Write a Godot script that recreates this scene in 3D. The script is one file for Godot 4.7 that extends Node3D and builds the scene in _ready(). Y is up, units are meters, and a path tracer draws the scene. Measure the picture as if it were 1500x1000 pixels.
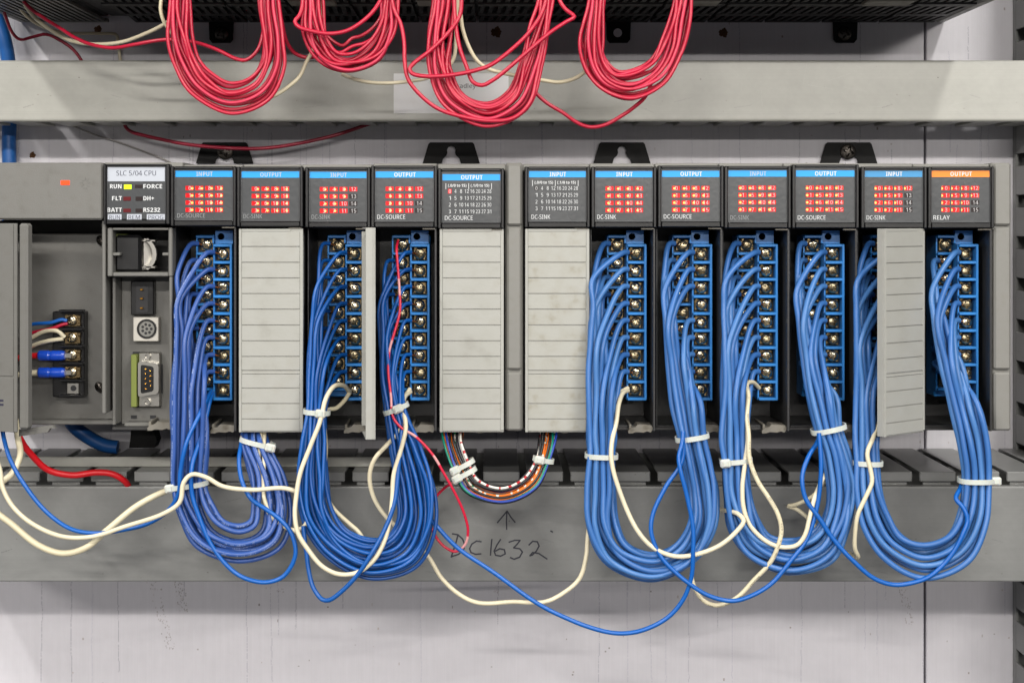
extends Node3D
# A controller rack on a painted panel: wire ducts, modules, harnesses and loose wires.
# Sizes follow one scale: 1 unit of the layout grid is 0.359 mm at the plane of the module fronts (z = 0).

const K := 0.000359
const D := 0.85
const WALL_Z := -0.145

var rng := RandomNumberGenerator.new()
var M := {}
var used_names := {}
var font_regular: SystemFont
var font_bold: SystemFont

# ------------------------------------------------------------------ mesh building
class MB:
	var v := PackedVector3Array()
	var n := PackedVector3Array()
	var t := PackedVector2Array()
	func tri(a: Vector3, b: Vector3, c: Vector3, hint: Vector3) -> void:
		var nn := (c - a).cross(b - a)
		if nn.length_squared() < 1e-24:
			return
		if nn.dot(hint) < 0.0:
			var s := b
			b = c
			c = s
			nn = -nn
		nn = nn.normalized()
		v.append(a); v.append(b); v.append(c)
		n.append(nn); n.append(nn); n.append(nn)
		t.append(Vector2(a.x, a.y)); t.append(Vector2(b.x, b.y)); t.append(Vector2(c.x, c.y))
	func quad(a: Vector3, b: Vector3, c: Vector3, d: Vector3, hint: Vector3) -> void:
		tri(a, b, c, hint)
		tri(a, c, d, hint)
	func stri(p: Array, q: Array, u: Array) -> void:
		var nn: Vector3 = (p[2] - p[0]).cross(p[1] - p[0])
		var hint: Vector3 = q[0] + q[1] + q[2]
		var o := [0, 1, 2] if nn.dot(hint) >= 0.0 else [0, 2, 1]
		for i in o:
			v.append(p[i]); n.append(q[i]); t.append(u[i])
	func box(mn: Vector3, mx: Vector3, c := 0.0) -> void:
		var lo := Vector3(minf(mn.x, mx.x), minf(mn.y, mx.y), minf(mn.z, mx.z))
		var hi := Vector3(maxf(mn.x, mx.x), maxf(mn.y, mx.y), maxf(mn.z, mx.z))
		var mid := (lo + hi) * 0.5
		var h := (hi - lo) * 0.5
		c = minf(c, 0.45 * minf(h.x, minf(h.y, h.z)))
		for ax in 3:
			for s in [-1.0, 1.0]:
				var a1: int = (ax + 1) % 3
				var a2: int = (ax + 2) % 3
				var nrm := Vector3.ZERO
				nrm[ax] = s
				var q := []
				for e in [[-1, -1], [1, -1], [1, 1], [-1, 1]]:
					var p := mid
					p[ax] += s * h[ax]
					p[a1] += e[0] * (h[a1] - c)
					p[a2] += e[1] * (h[a2] - c)
					q.append(p)
				quad(q[0], q[1], q[2], q[3], nrm)
		if c <= 0.0:
			return
		for ax in 3:
			var a1: int = (ax + 1) % 3
			var a2: int = (ax + 2) % 3
			for s1 in [-1.0, 1.0]:
				for s2 in [-1.0, 1.0]:
					var q := []
					for e in [[-1.0, 0], [1.0, 0], [1.0, 1], [-1.0, 1]]:
						var p := mid
						p[ax] += e[0] * (h[ax] - c)
						p[a1] += s1 * (h[a1] - (c if e[1] == 1 else 0.0))
						p[a2] += s2 * (h[a2] - (0.0 if e[1] == 1 else c))
						q.append(p)
					var nrm := Vector3.ZERO
					nrm[a1] = s1
					nrm[a2] = s2
					quad(q[0], q[1], q[2], q[3], nrm)
		for sx in [-1.0, 1.0]:
			for sy in [-1.0, 1.0]:
				for sz in [-1.0, 1.0]:
					var s := Vector3(sx, sy, sz)
					var b := mid + s * h
					tri(b - Vector3(0, sy * c, sz * c), b - Vector3(sx * c, 0, sz * c), b - Vector3(sx * c, sy * c, 0), s)
	# polygon in the plane (o, ax, ay), pushed along az
	func prism(poly: PackedVector2Array, o: Vector3, ax: Vector3, ay: Vector3, az: Vector3) -> void:
		var idx := Geometry2D.triangulate_polygon(poly)
		var mid := Vector2.ZERO
		for p in poly:
			mid += p / poly.size()
		for i in range(0, idx.size(), 3):
			var a := o + ax * poly[idx[i]].x + ay * poly[idx[i]].y
			var b := o + ax * poly[idx[i + 1]].x + ay * poly[idx[i + 1]].y
			var c := o + ax * poly[idx[i + 2]].x + ay * poly[idx[i + 2]].y
			tri(a, b, c, -az)
			tri(a + az, b + az, c + az, az)
		var area := 0.0
		for i in poly.size():
			area += poly[i].cross(poly[(i + 1) % poly.size()])
		for i in poly.size():
			var p := poly[i]
			var q := poly[(i + 1) % poly.size()]
			var e := (q - p)
			var out2 := Vector2(e.y, -e.x) * (1.0 if area > 0 else -1.0)
			var a := o + ax * p.x + ay * p.y
			var b := o + ax * q.x + ay * q.y
			quad(a, b, b + az, a + az, ax * out2.x + ay * out2.y)
	# profile of (radius, height) turned round the axis az at o
	func lathe(prof: Array, o: Vector3, az: Vector3, sides := 16) -> void:
		var up := Vector3.UP if absf(az.dot(Vector3.UP)) < 0.9 else Vector3.RIGHT
		var e1 := up.cross(az).normalized()
		var e2 := az.cross(e1).normalized()
		for i in prof.size() - 1:
			var p: Vector2 = prof[i]
			var q: Vector2 = prof[i + 1]
			var dd := q - p
			for j in sides:
				var a0 := TAU * j / sides
				var a1 := TAU * (j + 1) / sides
				var r0 := e1 * cos(a0) + e2 * sin(a0)
				var r1 := e1 * cos(a1) + e2 * sin(a1)
				var n0 := (r0 * dd.y - az * dd.x).normalized()
				var n1 := (r1 * dd.y - az * dd.x).normalized()
				var A := o + r0 * p.x + az * p.y
				var B := o + r1 * p.x + az * p.y
				var C := o + r1 * q.x + az * q.y
				var E := o + r0 * q.x + az * q.y
				var u0 := float(j) / sides
				var u1 := float(j + 1) / sides
				if p.x > 1e-9:
					stri([A, B, C], [n0, n1, n1], [Vector2(u0, 0), Vector2(u1, 0), Vector2(u1, 1)])
				if q.x > 1e-9:
					stri([A, C, E], [n0, n1, n0], [Vector2(u0, 0), Vector2(u1, 1), Vector2(u0, 1)])
	func tube(p: PackedVector3Array, r: float, sides := 9, ulen := 0.05, phase := 0.0) -> void:
		if p.size() < 2:
			return
		var tan := (p[1] - p[0]).normalized()
		var up := Vector3(0, 0, 1) if absf(tan.z) < 0.9 else Vector3.UP
		var e1 := (up - tan * up.dot(tan)).normalized()
		var prev := []
		var prevn := []
		var len := 0.0
		var plen := 0.0
		for i in p.size():
			var tn := (p[mini(i + 1, p.size() - 1)] - p[maxi(i - 1, 0)]).normalized()
			e1 = (e1 - tn * e1.dot(tn)).normalized()
			var e2 := tn.cross(e1)
			var ring := []
			var rn := []
			for j in sides + 1:
				var a := TAU * j / sides
				var d := e1 * cos(a) + e2 * sin(a)
				ring.append(p[i] + d * r)
				rn.append(d)
			if i > 0:
				len += p[i].distance_to(p[i - 1])
				var u0 := plen / ulen + phase
				var u1 := len / ulen + phase
				for j in sides:
					var v0 := float(j) / sides
					var v1 := float(j + 1) / sides
					stri([prev[j], prev[j + 1], ring[j + 1]], [prevn[j], prevn[j + 1], rn[j + 1]], [Vector2(u0, v0), Vector2(u0, v1), Vector2(u1, v1)])
					stri([prev[j], ring[j + 1], ring[j]], [prevn[j], rn[j + 1], rn[j]], [Vector2(u0, v0), Vector2(u1, v1), Vector2(u1, v0)])
			if i == 0 or i == p.size() - 1:
				var s := -tn if i == 0 else tn
				for j in sides:
					tri(p[i], ring[j], ring[j + 1], s)
			prev = ring
			prevn = rn
			plen = len
	func moved(by: Vector3) -> void:
		for i in v.size():
			v[i] -= by

func spline(p: Array, step := 0.0022) -> PackedVector3Array:
	# centripetal curve through the points, sampled about every step metres
	var c := []
	for q in p:
		if c.is_empty() or c[-1].distance_to(q) > 0.0008:
			c.append(q)
	var out := PackedVector3Array()
	if c.size() == 2:
		c.insert(1, (c[0] + c[1]) * 0.5)
	var n := c.size()
	for i in n - 1:
		var p1: Vector3 = c[i]
		var p2: Vector3 = c[i + 1]
		var p0: Vector3 = c[i - 1] if i > 0 else p1 * 2.0 - p2
		var p3: Vector3 = c[i + 2] if i + 2 < n else p2 * 2.0 - p1
		var t0 := 0.0
		var t1 := t0 + sqrt(p0.distance_to(p1))
		var t2 := t1 + sqrt(p1.distance_to(p2))
		var t3 := t2 + sqrt(p2.distance_to(p3))
		var k := clampi(int(ceil(p1.distance_to(p2) / step)), 2, 40)
		for j in k:
			var t := lerpf(t1, t2, float(j) / k)
			var a1 := p0 * ((t1 - t) / (t1 - t0)) + p1 * ((t - t0) / (t1 - t0))
			var a2 := p1 * ((t2 - t) / (t2 - t1)) + p2 * ((t - t1) / (t2 - t1))
			var a3 := p2 * ((t3 - t) / (t3 - t2)) + p3 * ((t - t2) / (t3 - t2))
			var b1 := a1 * ((t2 - t) / (t2 - t0)) + a2 * ((t - t0) / (t2 - t0))
			var b2 := a2 * ((t3 - t) / (t3 - t1)) + a3 * ((t - t1) / (t3 - t1))
			out.append(b1 * ((t2 - t) / (t2 - t1)) + b2 * ((t - t1) / (t2 - t1)))
	out.append(c[n - 1])
	var ph := Vector3(rng.randf(), rng.randf(), rng.randf()) * 6.0
	var run := 0.0
	for i in range(1, out.size() - 1):
		run += out[i].distance_to(out[i - 1])
		var ease := minf(1.0, minf(i, out.size() - 1 - i) / 8.0) * 0.00016
		out[i] += Vector3(sin(run * 120.0 + ph.x) + 0.4 * sin(run * 260.0 + ph.y), 0.7 * sin(run * 150.0 + ph.z), 1.4 * sin(run * 110.0 + ph.y)) * ease
	return out

# layout grid (x right, y down, z in millimetres) to metres
func W(x: float, y: float, z := 0.0) -> Vector3:
	var s := K * (D - z * 0.001) / D
	return Vector3((x - 720.0) * s, (320.0 - y) * s, z * 0.001)

# the same grid without perspective: a plain plan at module scale
func G(x: float, y: float, z := 0.0) -> Vector3:
	return Vector3((x - 720.0) * K, (320.0 - y) * K, z * 0.001)

# ------------------------------------------------------------------ nodes
func numbered(s: String) -> String:
	var k: int = used_names.get(s, 0)
	used_names[s] = k + 1
	return s if k == 0 else "%s_%03d" % [s, k]

func origin_of(o: Node) -> Vector3:
	var p := Vector3.ZERO
	while o != self and o != null:
		p += o.position
		o = o.get_parent()
	return p

func make_mesh(surfs: Array) -> ArrayMesh:
	var m := ArrayMesh.new()
	for s in surfs:
		var b: MB = s[0]
		if b.v.is_empty():
			continue
		var arr := []
		arr.resize(Mesh.ARRAY_MAX)
		arr[Mesh.ARRAY_VERTEX] = b.v
		arr[Mesh.ARRAY_NORMAL] = b.n
		arr[Mesh.ARRAY_TEX_UV] = b.t
		m.add_surface_from_arrays(Mesh.PRIMITIVE_TRIANGLES, arr)
		m.surface_set_material(m.get_surface_count() - 1, s[1])
	return m

func inst(called: String, mesh: Mesh, parent: Node, at := Vector3.ZERO, turn := Vector3.ZERO) -> MeshInstance3D:
	var o := MeshInstance3D.new()
	o.name = numbered(called) if parent == self else called
	o.mesh = mesh
	parent.add_child(o, true)
	o.position = at
	o.rotation = turn
	return o

# builds one part from surfaces given in scene coordinates
func part(called: String, parent: Node, surfs: Array) -> MeshInstance3D:
	var off := origin_of(parent)
	for s in surfs:
		s[0].moved(off)
	return inst(called, make_mesh(surfs), parent)

func thing(called: String, label: String, category: String, at := Vector3.ZERO, group := "") -> Node3D:
	var o := Node3D.new()
	o.name = numbered(called)
	add_child(o)
	o.position = at
	return tag(o, label, category, group)

func tag(o: Node3D, label: String, category: String, group := "") -> Node3D:
	o.set_meta("label", label)
	o.set_meta("category", category)
	if group != "":
		o.set_meta("group", group)
	return o

# ------------------------------------------------------------------ materials
func noise_tex(freq: float, size: int, ramp: Array, seed_ := 1, fractal := 4, as_normal := false, bump := 4.0) -> NoiseTexture2D:
	var f := FastNoiseLite.new()
	f.seed = seed_
	f.frequency = freq
	f.fractal_octaves = fractal
	f.noise_type = FastNoiseLite.TYPE_SIMPLEX_SMOOTH
	var t := NoiseTexture2D.new()
	t.width = size
	t.height = size
	t.seamless = true
	t.noise = f
	if as_normal:
		t.as_normal_map = true
		t.bump_strength = bump
	elif ramp.size():
		var g := Gradient.new()
		g.offsets = PackedFloat32Array(range(ramp.size()).map(func(i): return float(i) / (ramp.size() - 1)))
		g.colors = PackedColorArray(ramp)
		t.color_ramp = g
	return t

var tex := {}
func plain(c: Color, rough := 0.5, metal := 0.0, spec := 0.5) -> StandardMaterial3D:
	var m := StandardMaterial3D.new()
	m.albedo_color = c
	m.roughness = rough
	m.metallic = metal
	m.metallic_specular = spec
	return m

# moulded plastic or painted sheet: fine grain relief and faint soiling in patches
func grained(c: Color, rough: float, grain: float, scale := 28.0, soil := "soil", spec := 0.5) -> StandardMaterial3D:
	var m := plain(c, rough, 0.0, spec)
	m.albedo_texture = tex[soil]
	m.uv1_triplanar = true
	m.uv1_world_triplanar = true
	m.uv1_scale = Vector3.ONE * scale * 0.25
	if grain > 0.0:
		m.normal_enabled = true
		m.normal_texture = tex.grain
		m.normal_scale = grain
	m.roughness_texture = tex.rough
	return m

func print_image(w: int, h: int, base: Color, ink: Color, seed_: int) -> ImageTexture:
	# small machine lettering along a wire
	var r := RandomNumberGenerator.new()
	r.seed = seed_
	var im := Image.create(w, h, false, Image.FORMAT_RGB8)
	im.fill(base)
	for x in w:
		for y in h:
			var k := r.randf_range(0.965, 1.0)
			im.set_pixel(x, y, Color(base.r * k, base.g * k, base.b * k))
	for band in [0.20]:
		var x := 10
		var y0 := int(h * band)
		var gh := int(h * 0.13)
		while x < w - 30:
			if r.randf() < 0.16:
				x += r.randi_range(20, 130)
				continue
			var kind := r.randi_range(0, 4)
			var gw := 9
			if kind == 0:
				im.fill_rect(Rect2i(x, y0, 3, gh), ink)
			elif kind == 1:
				im.fill_rect(Rect2i(x, y0, 3, gh), ink)
				im.fill_rect(Rect2i(x, y0, gw, 3), ink)
				im.fill_rect(Rect2i(x, y0 + gh / 2, gw - 2, 3), ink)
			elif kind == 2:
				im.fill_rect(Rect2i(x, y0, gw, 3), ink)
				im.fill_rect(Rect2i(x, y0 + gh - 3, gw, 3), ink)
				im.fill_rect(Rect2i(x, y0, 3, gh), ink)
				im.fill_rect(Rect2i(x + gw - 3, y0, 3, gh), ink)
			elif kind == 3:
				im.fill_rect(Rect2i(x, y0 + gh - 3, gw, 3), ink)
				im.fill_rect(Rect2i(x + gw / 2 - 1, y0, 3, gh), ink)
			else:
				for k in gh:
					im.fill_rect(Rect2i(x + k * gw / gh, y0 + k, 3, 1), ink)
					im.fill_rect(Rect2i(x + gw - k * gw / gh, y0 + k, 3, 1), ink)
			x += gw + 5
	return ImageTexture.create_from_image(im)

func striped_image(base: Color, ink: Color, seed_: int) -> ImageTexture:
	var r := RandomNumberGenerator.new()
	r.seed = seed_
	var im := Image.create(256, 8, false, Image.FORMAT_RGB8)
	im.fill(base)
	var x := 0
	while x < 230:
		x += r.randi_range(22, 60)
		im.fill_rect(Rect2i(x, 0, r.randi_range(8, 16), 8), ink)
	return ImageTexture.create_from_image(im)

func wire_mat(c: Color, ink = null, seed_ := 1, rough := 0.37) -> StandardMaterial3D:
	var m := plain(c, rough, 0.0, 0.5)
	if ink != null:
		m.albedo_color = Color.WHITE
		m.albedo_texture = print_image(1024, 96, c, ink, seed_)
	else:
		m.albedo_texture = tex.wire
		m.uv1_scale = Vector3(1.0, 1.0, 1.0)
	return m

func scratch_image() -> ImageTexture:
	# extruded plastic: faint drawing lines along its length, scuffs, scratches and finger marks
	var r := RandomNumberGenerator.new()
	r.seed = 311
	var f := FastNoiseLite.new()
	f.seed = 8
	f.frequency = 0.012
	var im := Image.create(1024, 1024, false, Image.FORMAT_RGB8)
	var rows := PackedFloat32Array()
	for y in 1024:
		rows.append(r.randf_range(-0.012, 0.010))
	for y in 1024:
		for x in 1024:
			var wx := absf(512.0 - x)
			var wy := absf(512.0 - y)
			var k := 0.965 + rows[y] + f.get_noise_2d(wx, wy) * 0.03 + f.get_noise_2d(wx * 5.0, wy * 5.0) * 0.012
			im.set_pixel(x, y, Color(k, k * 0.998, k * 0.99))
	for i in 130:
		var x := r.randf_range(30, 990)
		var y := r.randf_range(30, 990)
		var a := r.randf_range(-0.5, 0.5) + (PI * 0.5 if r.randf() < 0.2 else 0.0)
		var l := r.randi_range(6, 70)
		var d := 1.0 if r.randf() < 0.6 else r.randf_range(0.70, 0.88)
		for j in l:
			if r.randf() < 0.85:
				im.set_pixel(clampi(int(x + cos(a) * j), 0, 1023), clampi(int(y + sin(a) * j), 0, 1023), Color(d, d, d))
	for i in 160:
		var d := r.randf_range(0.62, 0.88)
		im.fill_rect(Rect2i(r.randi_range(2, 1018), r.randi_range(2, 1018), r.randi_range(1, 3), r.randi_range(1, 2)), Color(d, d * 0.98, d * 0.95))
	return ImageTexture.create_from_image(im)

func wall_image() -> ImageTexture:
	# brushed paint on board: fine vertical streaks, hairline runs, small chips and specks
	var r := RandomNumberGenerator.new()
	r.seed = 77
	var w := 1400
	var h := 1000
	var im := Image.create(w, h, false, Image.FORMAT_RGB8)
	var fine := FastNoiseLite.new()
	fine.seed = 4
	fine.frequency = 0.02
	var cols := PackedFloat32Array()
	for x in w:
		cols.append(r.randf_range(-0.012, 0.012))
	for y in h:
		for x in w:
			var k := 0.975 + cols[x] * (0.6 + 0.4 * fine.get_noise_2d(x * 3.0, y * 0.35)) + fine.get_noise_2d(x * 0.5, y * 0.18) * 0.007 + fine.get_noise_2d(x * 4.0, y * 1.2) * 0.012
			im.set_pixel(x, y, Color(k * 0.995, k * 0.985, k))
	for i in 150:
		var x := float(r.randi_range(4, w - 5))
		var y := r.randi_range(0, h - 200)
		var l := r.randi_range(60, 420)
		var d := r.randf_range(0.80, 0.93)
		for j in mini(l, h - y - 1):
			x += r.randf_range(-0.16, 0.16)
			if r.randf() < 0.8:
				im.set_pixel(clampi(int(x), 0, w - 1), y + j, Color(d * 0.97, d * 0.96, d))
	for i in 260:
		var d := r.randf_range(0.6, 0.9)
		im.fill_rect(Rect2i(r.randi_range(0, w - 4), r.randi_range(0, h - 4), r.randi_range(1, 2), r.randi_range(1, 4)), Color(d, d * 0.95, d * 0.93))
	# flaking runs near the lower left and the right of the panel
	for run in [[222, 852, 250, 950, 70], [262, 850, 268, 895, 60], [1322, 852, 1335, 915, 60], [410, 862, 413, 868, 8], [725, 862, 728, 868, 8]]:
		for i in run[4]:
			var k := r.randf()
			var px: float = lerpf(run[0], run[2], k) + r.randf_range(-7, 7)
			var py: float = lerpf(run[1], run[3], k)
			var d := r.randf_range(0.62, 0.88)
			im.fill_rect(Rect2i(int(px * 1400.0 / 1500.0), clampi(int(py), 0, h - 3), 1, r.randi_range(1, 2)), Color(d, d * 0.96, d * 0.96))
	return ImageTexture.create_from_image(im)

func rgb(r: int, g: int, b: int) -> Color:
	return Color(r / 255.0, g / 255.0, b / 255.0)

func make_materials() -> void:
	tex.soil = noise_tex(0.006, 512, [Color(0.93, 0.925, 0.915), Color(0.985, 0.985, 0.98), Color(1, 1, 1), Color(0.98, 0.975, 0.965)], 3, 5)
	tex.dust = noise_tex(0.010, 512, [Color(0.74, 0.71, 0.66), Color(0.97, 0.965, 0.95), Color(1, 1, 1), Color(1, 0.995, 0.985)], 9, 6)
	tex.smudge = noise_tex(0.010, 512, [Color(0.90, 0.88, 0.84), Color(0.98, 0.975, 0.965), Color(1, 1, 1), Color(1, 1, 1)], 19, 6)
	tex.smudge2 = noise_tex(0.008, 512, [Color(0.90, 0.895, 0.885), Color(0.98, 0.98, 0.975), Color(1, 1, 1), Color(1, 1, 1)], 29, 5)
	tex.streak = noise_tex(0.02, 256, [Color(0.95, 0.95, 0.945), Color(1, 1, 1)], 21, 4)
	tex.grain = noise_tex(0.09, 512, [], 5, 3, true, 3.0)
	tex.rough = noise_tex(0.012, 256, [Color(0.78, 0.78, 0.78), Color(1, 1, 1)], 8, 4)
	tex.wire = noise_tex(0.03, 128, [Color(0.94, 0.94, 0.94), Color(1, 1, 1)], 12, 3)
	tex.scratch = scratch_image()
	M.wall = plain(rgb(211, 211, 214), 0.5, 0.0, 0.4)
	M.wall.albedo_texture = wall_image()
	M.wall.normal_enabled = true
	M.wall.normal_texture = tex.grain
	M.wall.normal_scale = 0.05
	M.wall_edge = plain(rgb(70, 62, 52), 0.9)
	M.duct_light = grained(rgb(167, 167, 162), 0.36, 0.02, 16.0, "scratch")
	M.duct_grey = grained(rgb(127, 128, 128), 0.40, 0.03, 16.0, "scratch")
	M.chassis = grained(rgb(122, 121, 117), 0.5, 0.16, 110.0)
	M.chassis_dark = grained(rgb(44, 43, 43), 0.6, 0.15, 110.0)
	M.housing = grained(rgb(46, 46, 47), 0.42, 0.1, 60.0, "soil")
	M.clip = grained(rgb(116, 112, 104), 0.55, 0.1, 90.0, "dust")
	M.supply = grained(rgb(106, 105, 102), 0.5, 0.2, 110.0)
	M.door = grained(rgb(160, 160, 155), 0.42, 0.06, 60.0, "soil")
	M.door_soiled = grained(rgb(160, 160, 154), 0.42, 0.06, 60.0, "smudge")
	M.black = grained(rgb(15, 15, 17), 0.4, 0.05, 90.0)
	M.tab = grained(rgb(10, 10, 11), 0.6, 0.05, 60.0, "soil", 0.3)
	M.fascia = grained(rgb(70, 72, 75), 0.3, 0.03, 24.0, "scratch")
	M.rim = grained(rgb(84, 85, 87), 0.25, 0.0, 60.0)
	M.strip_blue = plain(rgb(8, 150, 224), 0.35)
	M.strip_pale = plain(rgb(52, 136, 190), 0.35)
	M.strip_orange = plain(rgb(240, 130, 28), 0.35)
	M.print_white = plain(rgb(206, 208, 210), 0.5)
	M.print_number = plain(rgb(188, 186, 188), 0.5)
	M.print_faded = plain(rgb(164, 178, 190), 0.5)
	M.print_dim = plain(rgb(132, 134, 136), 0.5)
	M.print_dark = plain(rgb(42, 42, 62), 0.5)
	M.card = plain(rgb(178, 183, 193), 0.35)
	M.paper = grained(rgb(214, 214, 216), 0.5, 0.0)
	M.ink = plain(rgb(34, 34, 46), 0.5)
	M.ink_faint = plain(rgb(104, 104, 112), 0.6)
	M.block = grained(rgb(46, 126, 200), 0.35, 0.02, 60.0)
	M.pit = plain(rgb(24, 24, 28), 0.5)
	M.screw = plain(rgb(190, 180, 158), 0.24, 1.0)
	M.screw_dull = plain(rgb(158, 146, 120), 0.32, 1.0)
	M.brass = plain(rgb(132, 114, 84), 0.33, 1.0)
	M.steel = plain(rgb(190, 187, 180), 0.3, 1.0)
	M.port = plain(rgb(196, 192, 184), 0.4, 0.35)
	M.dark_screw = plain(rgb(80, 76, 72), 0.35, 1.0)
	M.copper = plain(rgb(196, 120, 70), 0.35, 1.0)
	M.gold = plain(rgb(224, 160, 60), 0.25, 1.0)
	M.board = plain(rgb(112, 122, 52), 0.5)
	M.nylon = plain(rgb(204, 202, 194), 0.35)
	M.nylon.subsurf_scatter_enabled = true
	M.nylon.subsurf_scatter_strength = 0.15
	M.rust = plain(rgb(92, 62, 34), 0.9)
	M.rust.albedo_texture = tex.dust
	M.rust.uv1_triplanar = true
	M.rust.uv1_scale = Vector3.ONE * 80.0
	M.crimp = plain(rgb(10, 70, 190), 0.2)
	M.crimp.clearcoat_enabled = true
	M.crimp.clearcoat = 0.6
	M.violet = wire_mat(rgb(52, 86, 156), rgb(168, 182, 214), 5)
	M.violet_plain = wire_mat(rgb(52, 86, 156))
	M.bright = wire_mat(rgb(10, 84, 162))
	M.bright_deep = wire_mat(rgb(8, 74, 148), null, 1, 0.42)
	M.sky = wire_mat(rgb(58, 108, 174))
	M.sky_deep = wire_mat(rgb(50, 100, 166), null, 1, 0.45)
	M.sky_soft = wire_mat(rgb(68, 117, 178), null, 1, 0.38)
	M.lone_blue = wire_mat(rgb(8, 92, 178))
	M.red = wire_mat(rgb(184, 24, 56), null, 2)
	M.red_print = wire_mat(rgb(184, 24, 56), rgb(140, 18, 42), 23)
	M.red_deep = wire_mat(rgb(172, 22, 50), null, 2)
	M.red_pale = wire_mat(rgb(200, 44, 76), null, 2, 0.42)
	M.dark_red = wire_mat(rgb(146, 18, 48), null, 2)
	M.true_red = wire_mat(rgb(206, 18, 30), null, 2, 0.4)
	M.cream = wire_mat(rgb(222, 212, 184))
	M.cream_print = wire_mat(rgb(216, 206, 176), rgb(104, 100, 90), 31)
	M.grey_wire = wire_mat(rgb(150, 146, 144))
	M.thick_blue = wire_mat(rgb(28, 92, 164), null, 1, 0.45)
	M.c_green = wire_mat(rgb(0, 128, 104))
	M.c_orange = wire_mat(rgb(238, 120, 22))
	M.c_blue = wire_mat(rgb(38, 66, 160))
	M.c_black = wire_mat(rgb(26, 26, 30))
	M.c_red = wire_mat(rgb(160, 22, 34))
	M.c_white = wire_mat(rgb(224, 220, 210))
	for e in [["s_white_red", rgb(224, 220, 210), rgb(176, 24, 34)], ["s_white_black", rgb(224, 220, 210), rgb(26, 26, 30)], ["s_orange_white", rgb(238, 120, 22), rgb(226, 222, 212)], ["s_black_white", rgb(26, 26, 30), rgb(220, 220, 212)], ["s_white_orange", rgb(224, 220, 210), rgb(226, 110, 24)], ["s_white_green", rgb(224, 220, 210), rgb(0, 120, 70)], ["s_red_white", rgb(200, 28, 60), rgb(214, 150, 150)]]:
		var m := plain(Color.WHITE, 0.35)
		m.albedo_texture = striped_image(e[1], e[2], hash(e[0]) % 1000)
		m.uv1_scale = Vector3(1.3 if e[0] != "s_red_white" else 0.3, 1, 1)
		M[e[0]] = m
	# indicator windows: tinted panes with the lit chip some millimetres behind
	M.led_pane = plain(Color(0.85, 0.03, 0.08, 0.38), 0.2)
	M.led_pane.transparency = BaseMaterial3D.TRANSPARENCY_ALPHA
	M.led_pane.emission_enabled = true
	M.led_pane.emission = Color(1.0, 0.0, 0.12)
	M.led_pane.emission_energy_multiplier = 0.95
	M.led_chip = plain(rgb(255, 220, 150), 0.5)
	M.led_chip.emission_enabled = true
	M.led_chip.emission = Color(1.0, 0.78, 0.40)
	M.led_chip.emission_energy_multiplier = 6.0
	M.led_off = plain(rgb(46, 38, 38), 0.2)
	M.led_off_red = plain(rgb(92, 30, 34), 0.2)
	M.led_green = plain(rgb(190, 220, 20), 0.3)
	M.led_green.emission_enabled = true
	M.led_green.emission = Color(0.72, 0.95, 0.02)
	M.led_green.emission_energy_multiplier = 1.2
	M.led_orange = plain(rgb(250, 70, 20), 0.3)
	M.led_orange.emission_enabled = true
	M.led_orange.emission = Color(1.0, 0.16, 0.04)
	M.led_orange.emission_energy_multiplier = 1.5

# ------------------------------------------------------------------ lettering
func text(b: MB, s: String, x: float, y: float, cap: float, z: float, align := 0, width := 0.0, bold := true) -> void:
	# x, y: the left end, middle or right end of the line at mid cap height; cap: height of capitals, in grid units
	var tm := TextMesh.new()
	tm.text = s
	tm.font = font_bold if bold else font_regular
	tm.font_size = 32
	tm.pixel_size = 1.0
	tm.depth = 0.0
	tm.curve_step = 3.0
	tm.horizontal_alignment = HORIZONTAL_ALIGNMENT_LEFT
	tm.vertical_alignment = VERTICAL_ALIGNMENT_BOTTOM
	var arr := tm.surface_get_arrays(0)
	var vs: PackedVector3Array = arr[Mesh.ARRAY_VERTEX]
	if vs.is_empty():
		return
	var lo := vs[0]
	var hi := vs[0]
	for p in vs:
		lo = lo.min(p)
		hi = hi.max(p)
	var ky := cap / 22.85
	var kx := ky
	if width > 0.0:
		kx = width / maxf(hi.x - lo.x, 0.001)
	var ph := maxf(hi.y - lo.y, 1.0)
	ky = cap / ph
	if width <= 0.0:
		kx = ky
	var full := (hi.x - lo.x) * kx
	var left := x - (full * 0.5 if align == 0 else (full if align == 1 else 0.0))
	var idx: PackedInt32Array = arr[Mesh.ARRAY_INDEX]
	var put := func(p: Vector3) -> Vector3: return G(left + (p.x - lo.x) * kx, y + cap * 0.5 - (p.y - lo.y) * ky, z)
	for i in range(0, idx.size(), 3):
		b.tri(put.call(vs[idx[i]]), put.call(vs[idx[i + 1]]), put.call(vs[idx[i + 2]]), Vector3.BACK)

func stroke(b: MB, pts: Array, w: float, z: float) -> void:
	# a pen line lying on a flat face
	for i in pts.size() - 1:
		var a := W(pts[i][0], pts[i][1], z)
		var c := W(pts[i + 1][0], pts[i + 1][1], z)
		var d := (c - a).normalized()
		var s := Vector3(-d.y, d.x, 0) * w * K * 0.5
		a -= d * w * K * 0.3
		c += d * w * K * 0.3
		var lift := Vector3(0, 0, 0.00002 * i)
		b.quad(a + s + lift, c + s + lift, c - s + lift, a - s + lift, Vector3.BACK)

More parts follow.
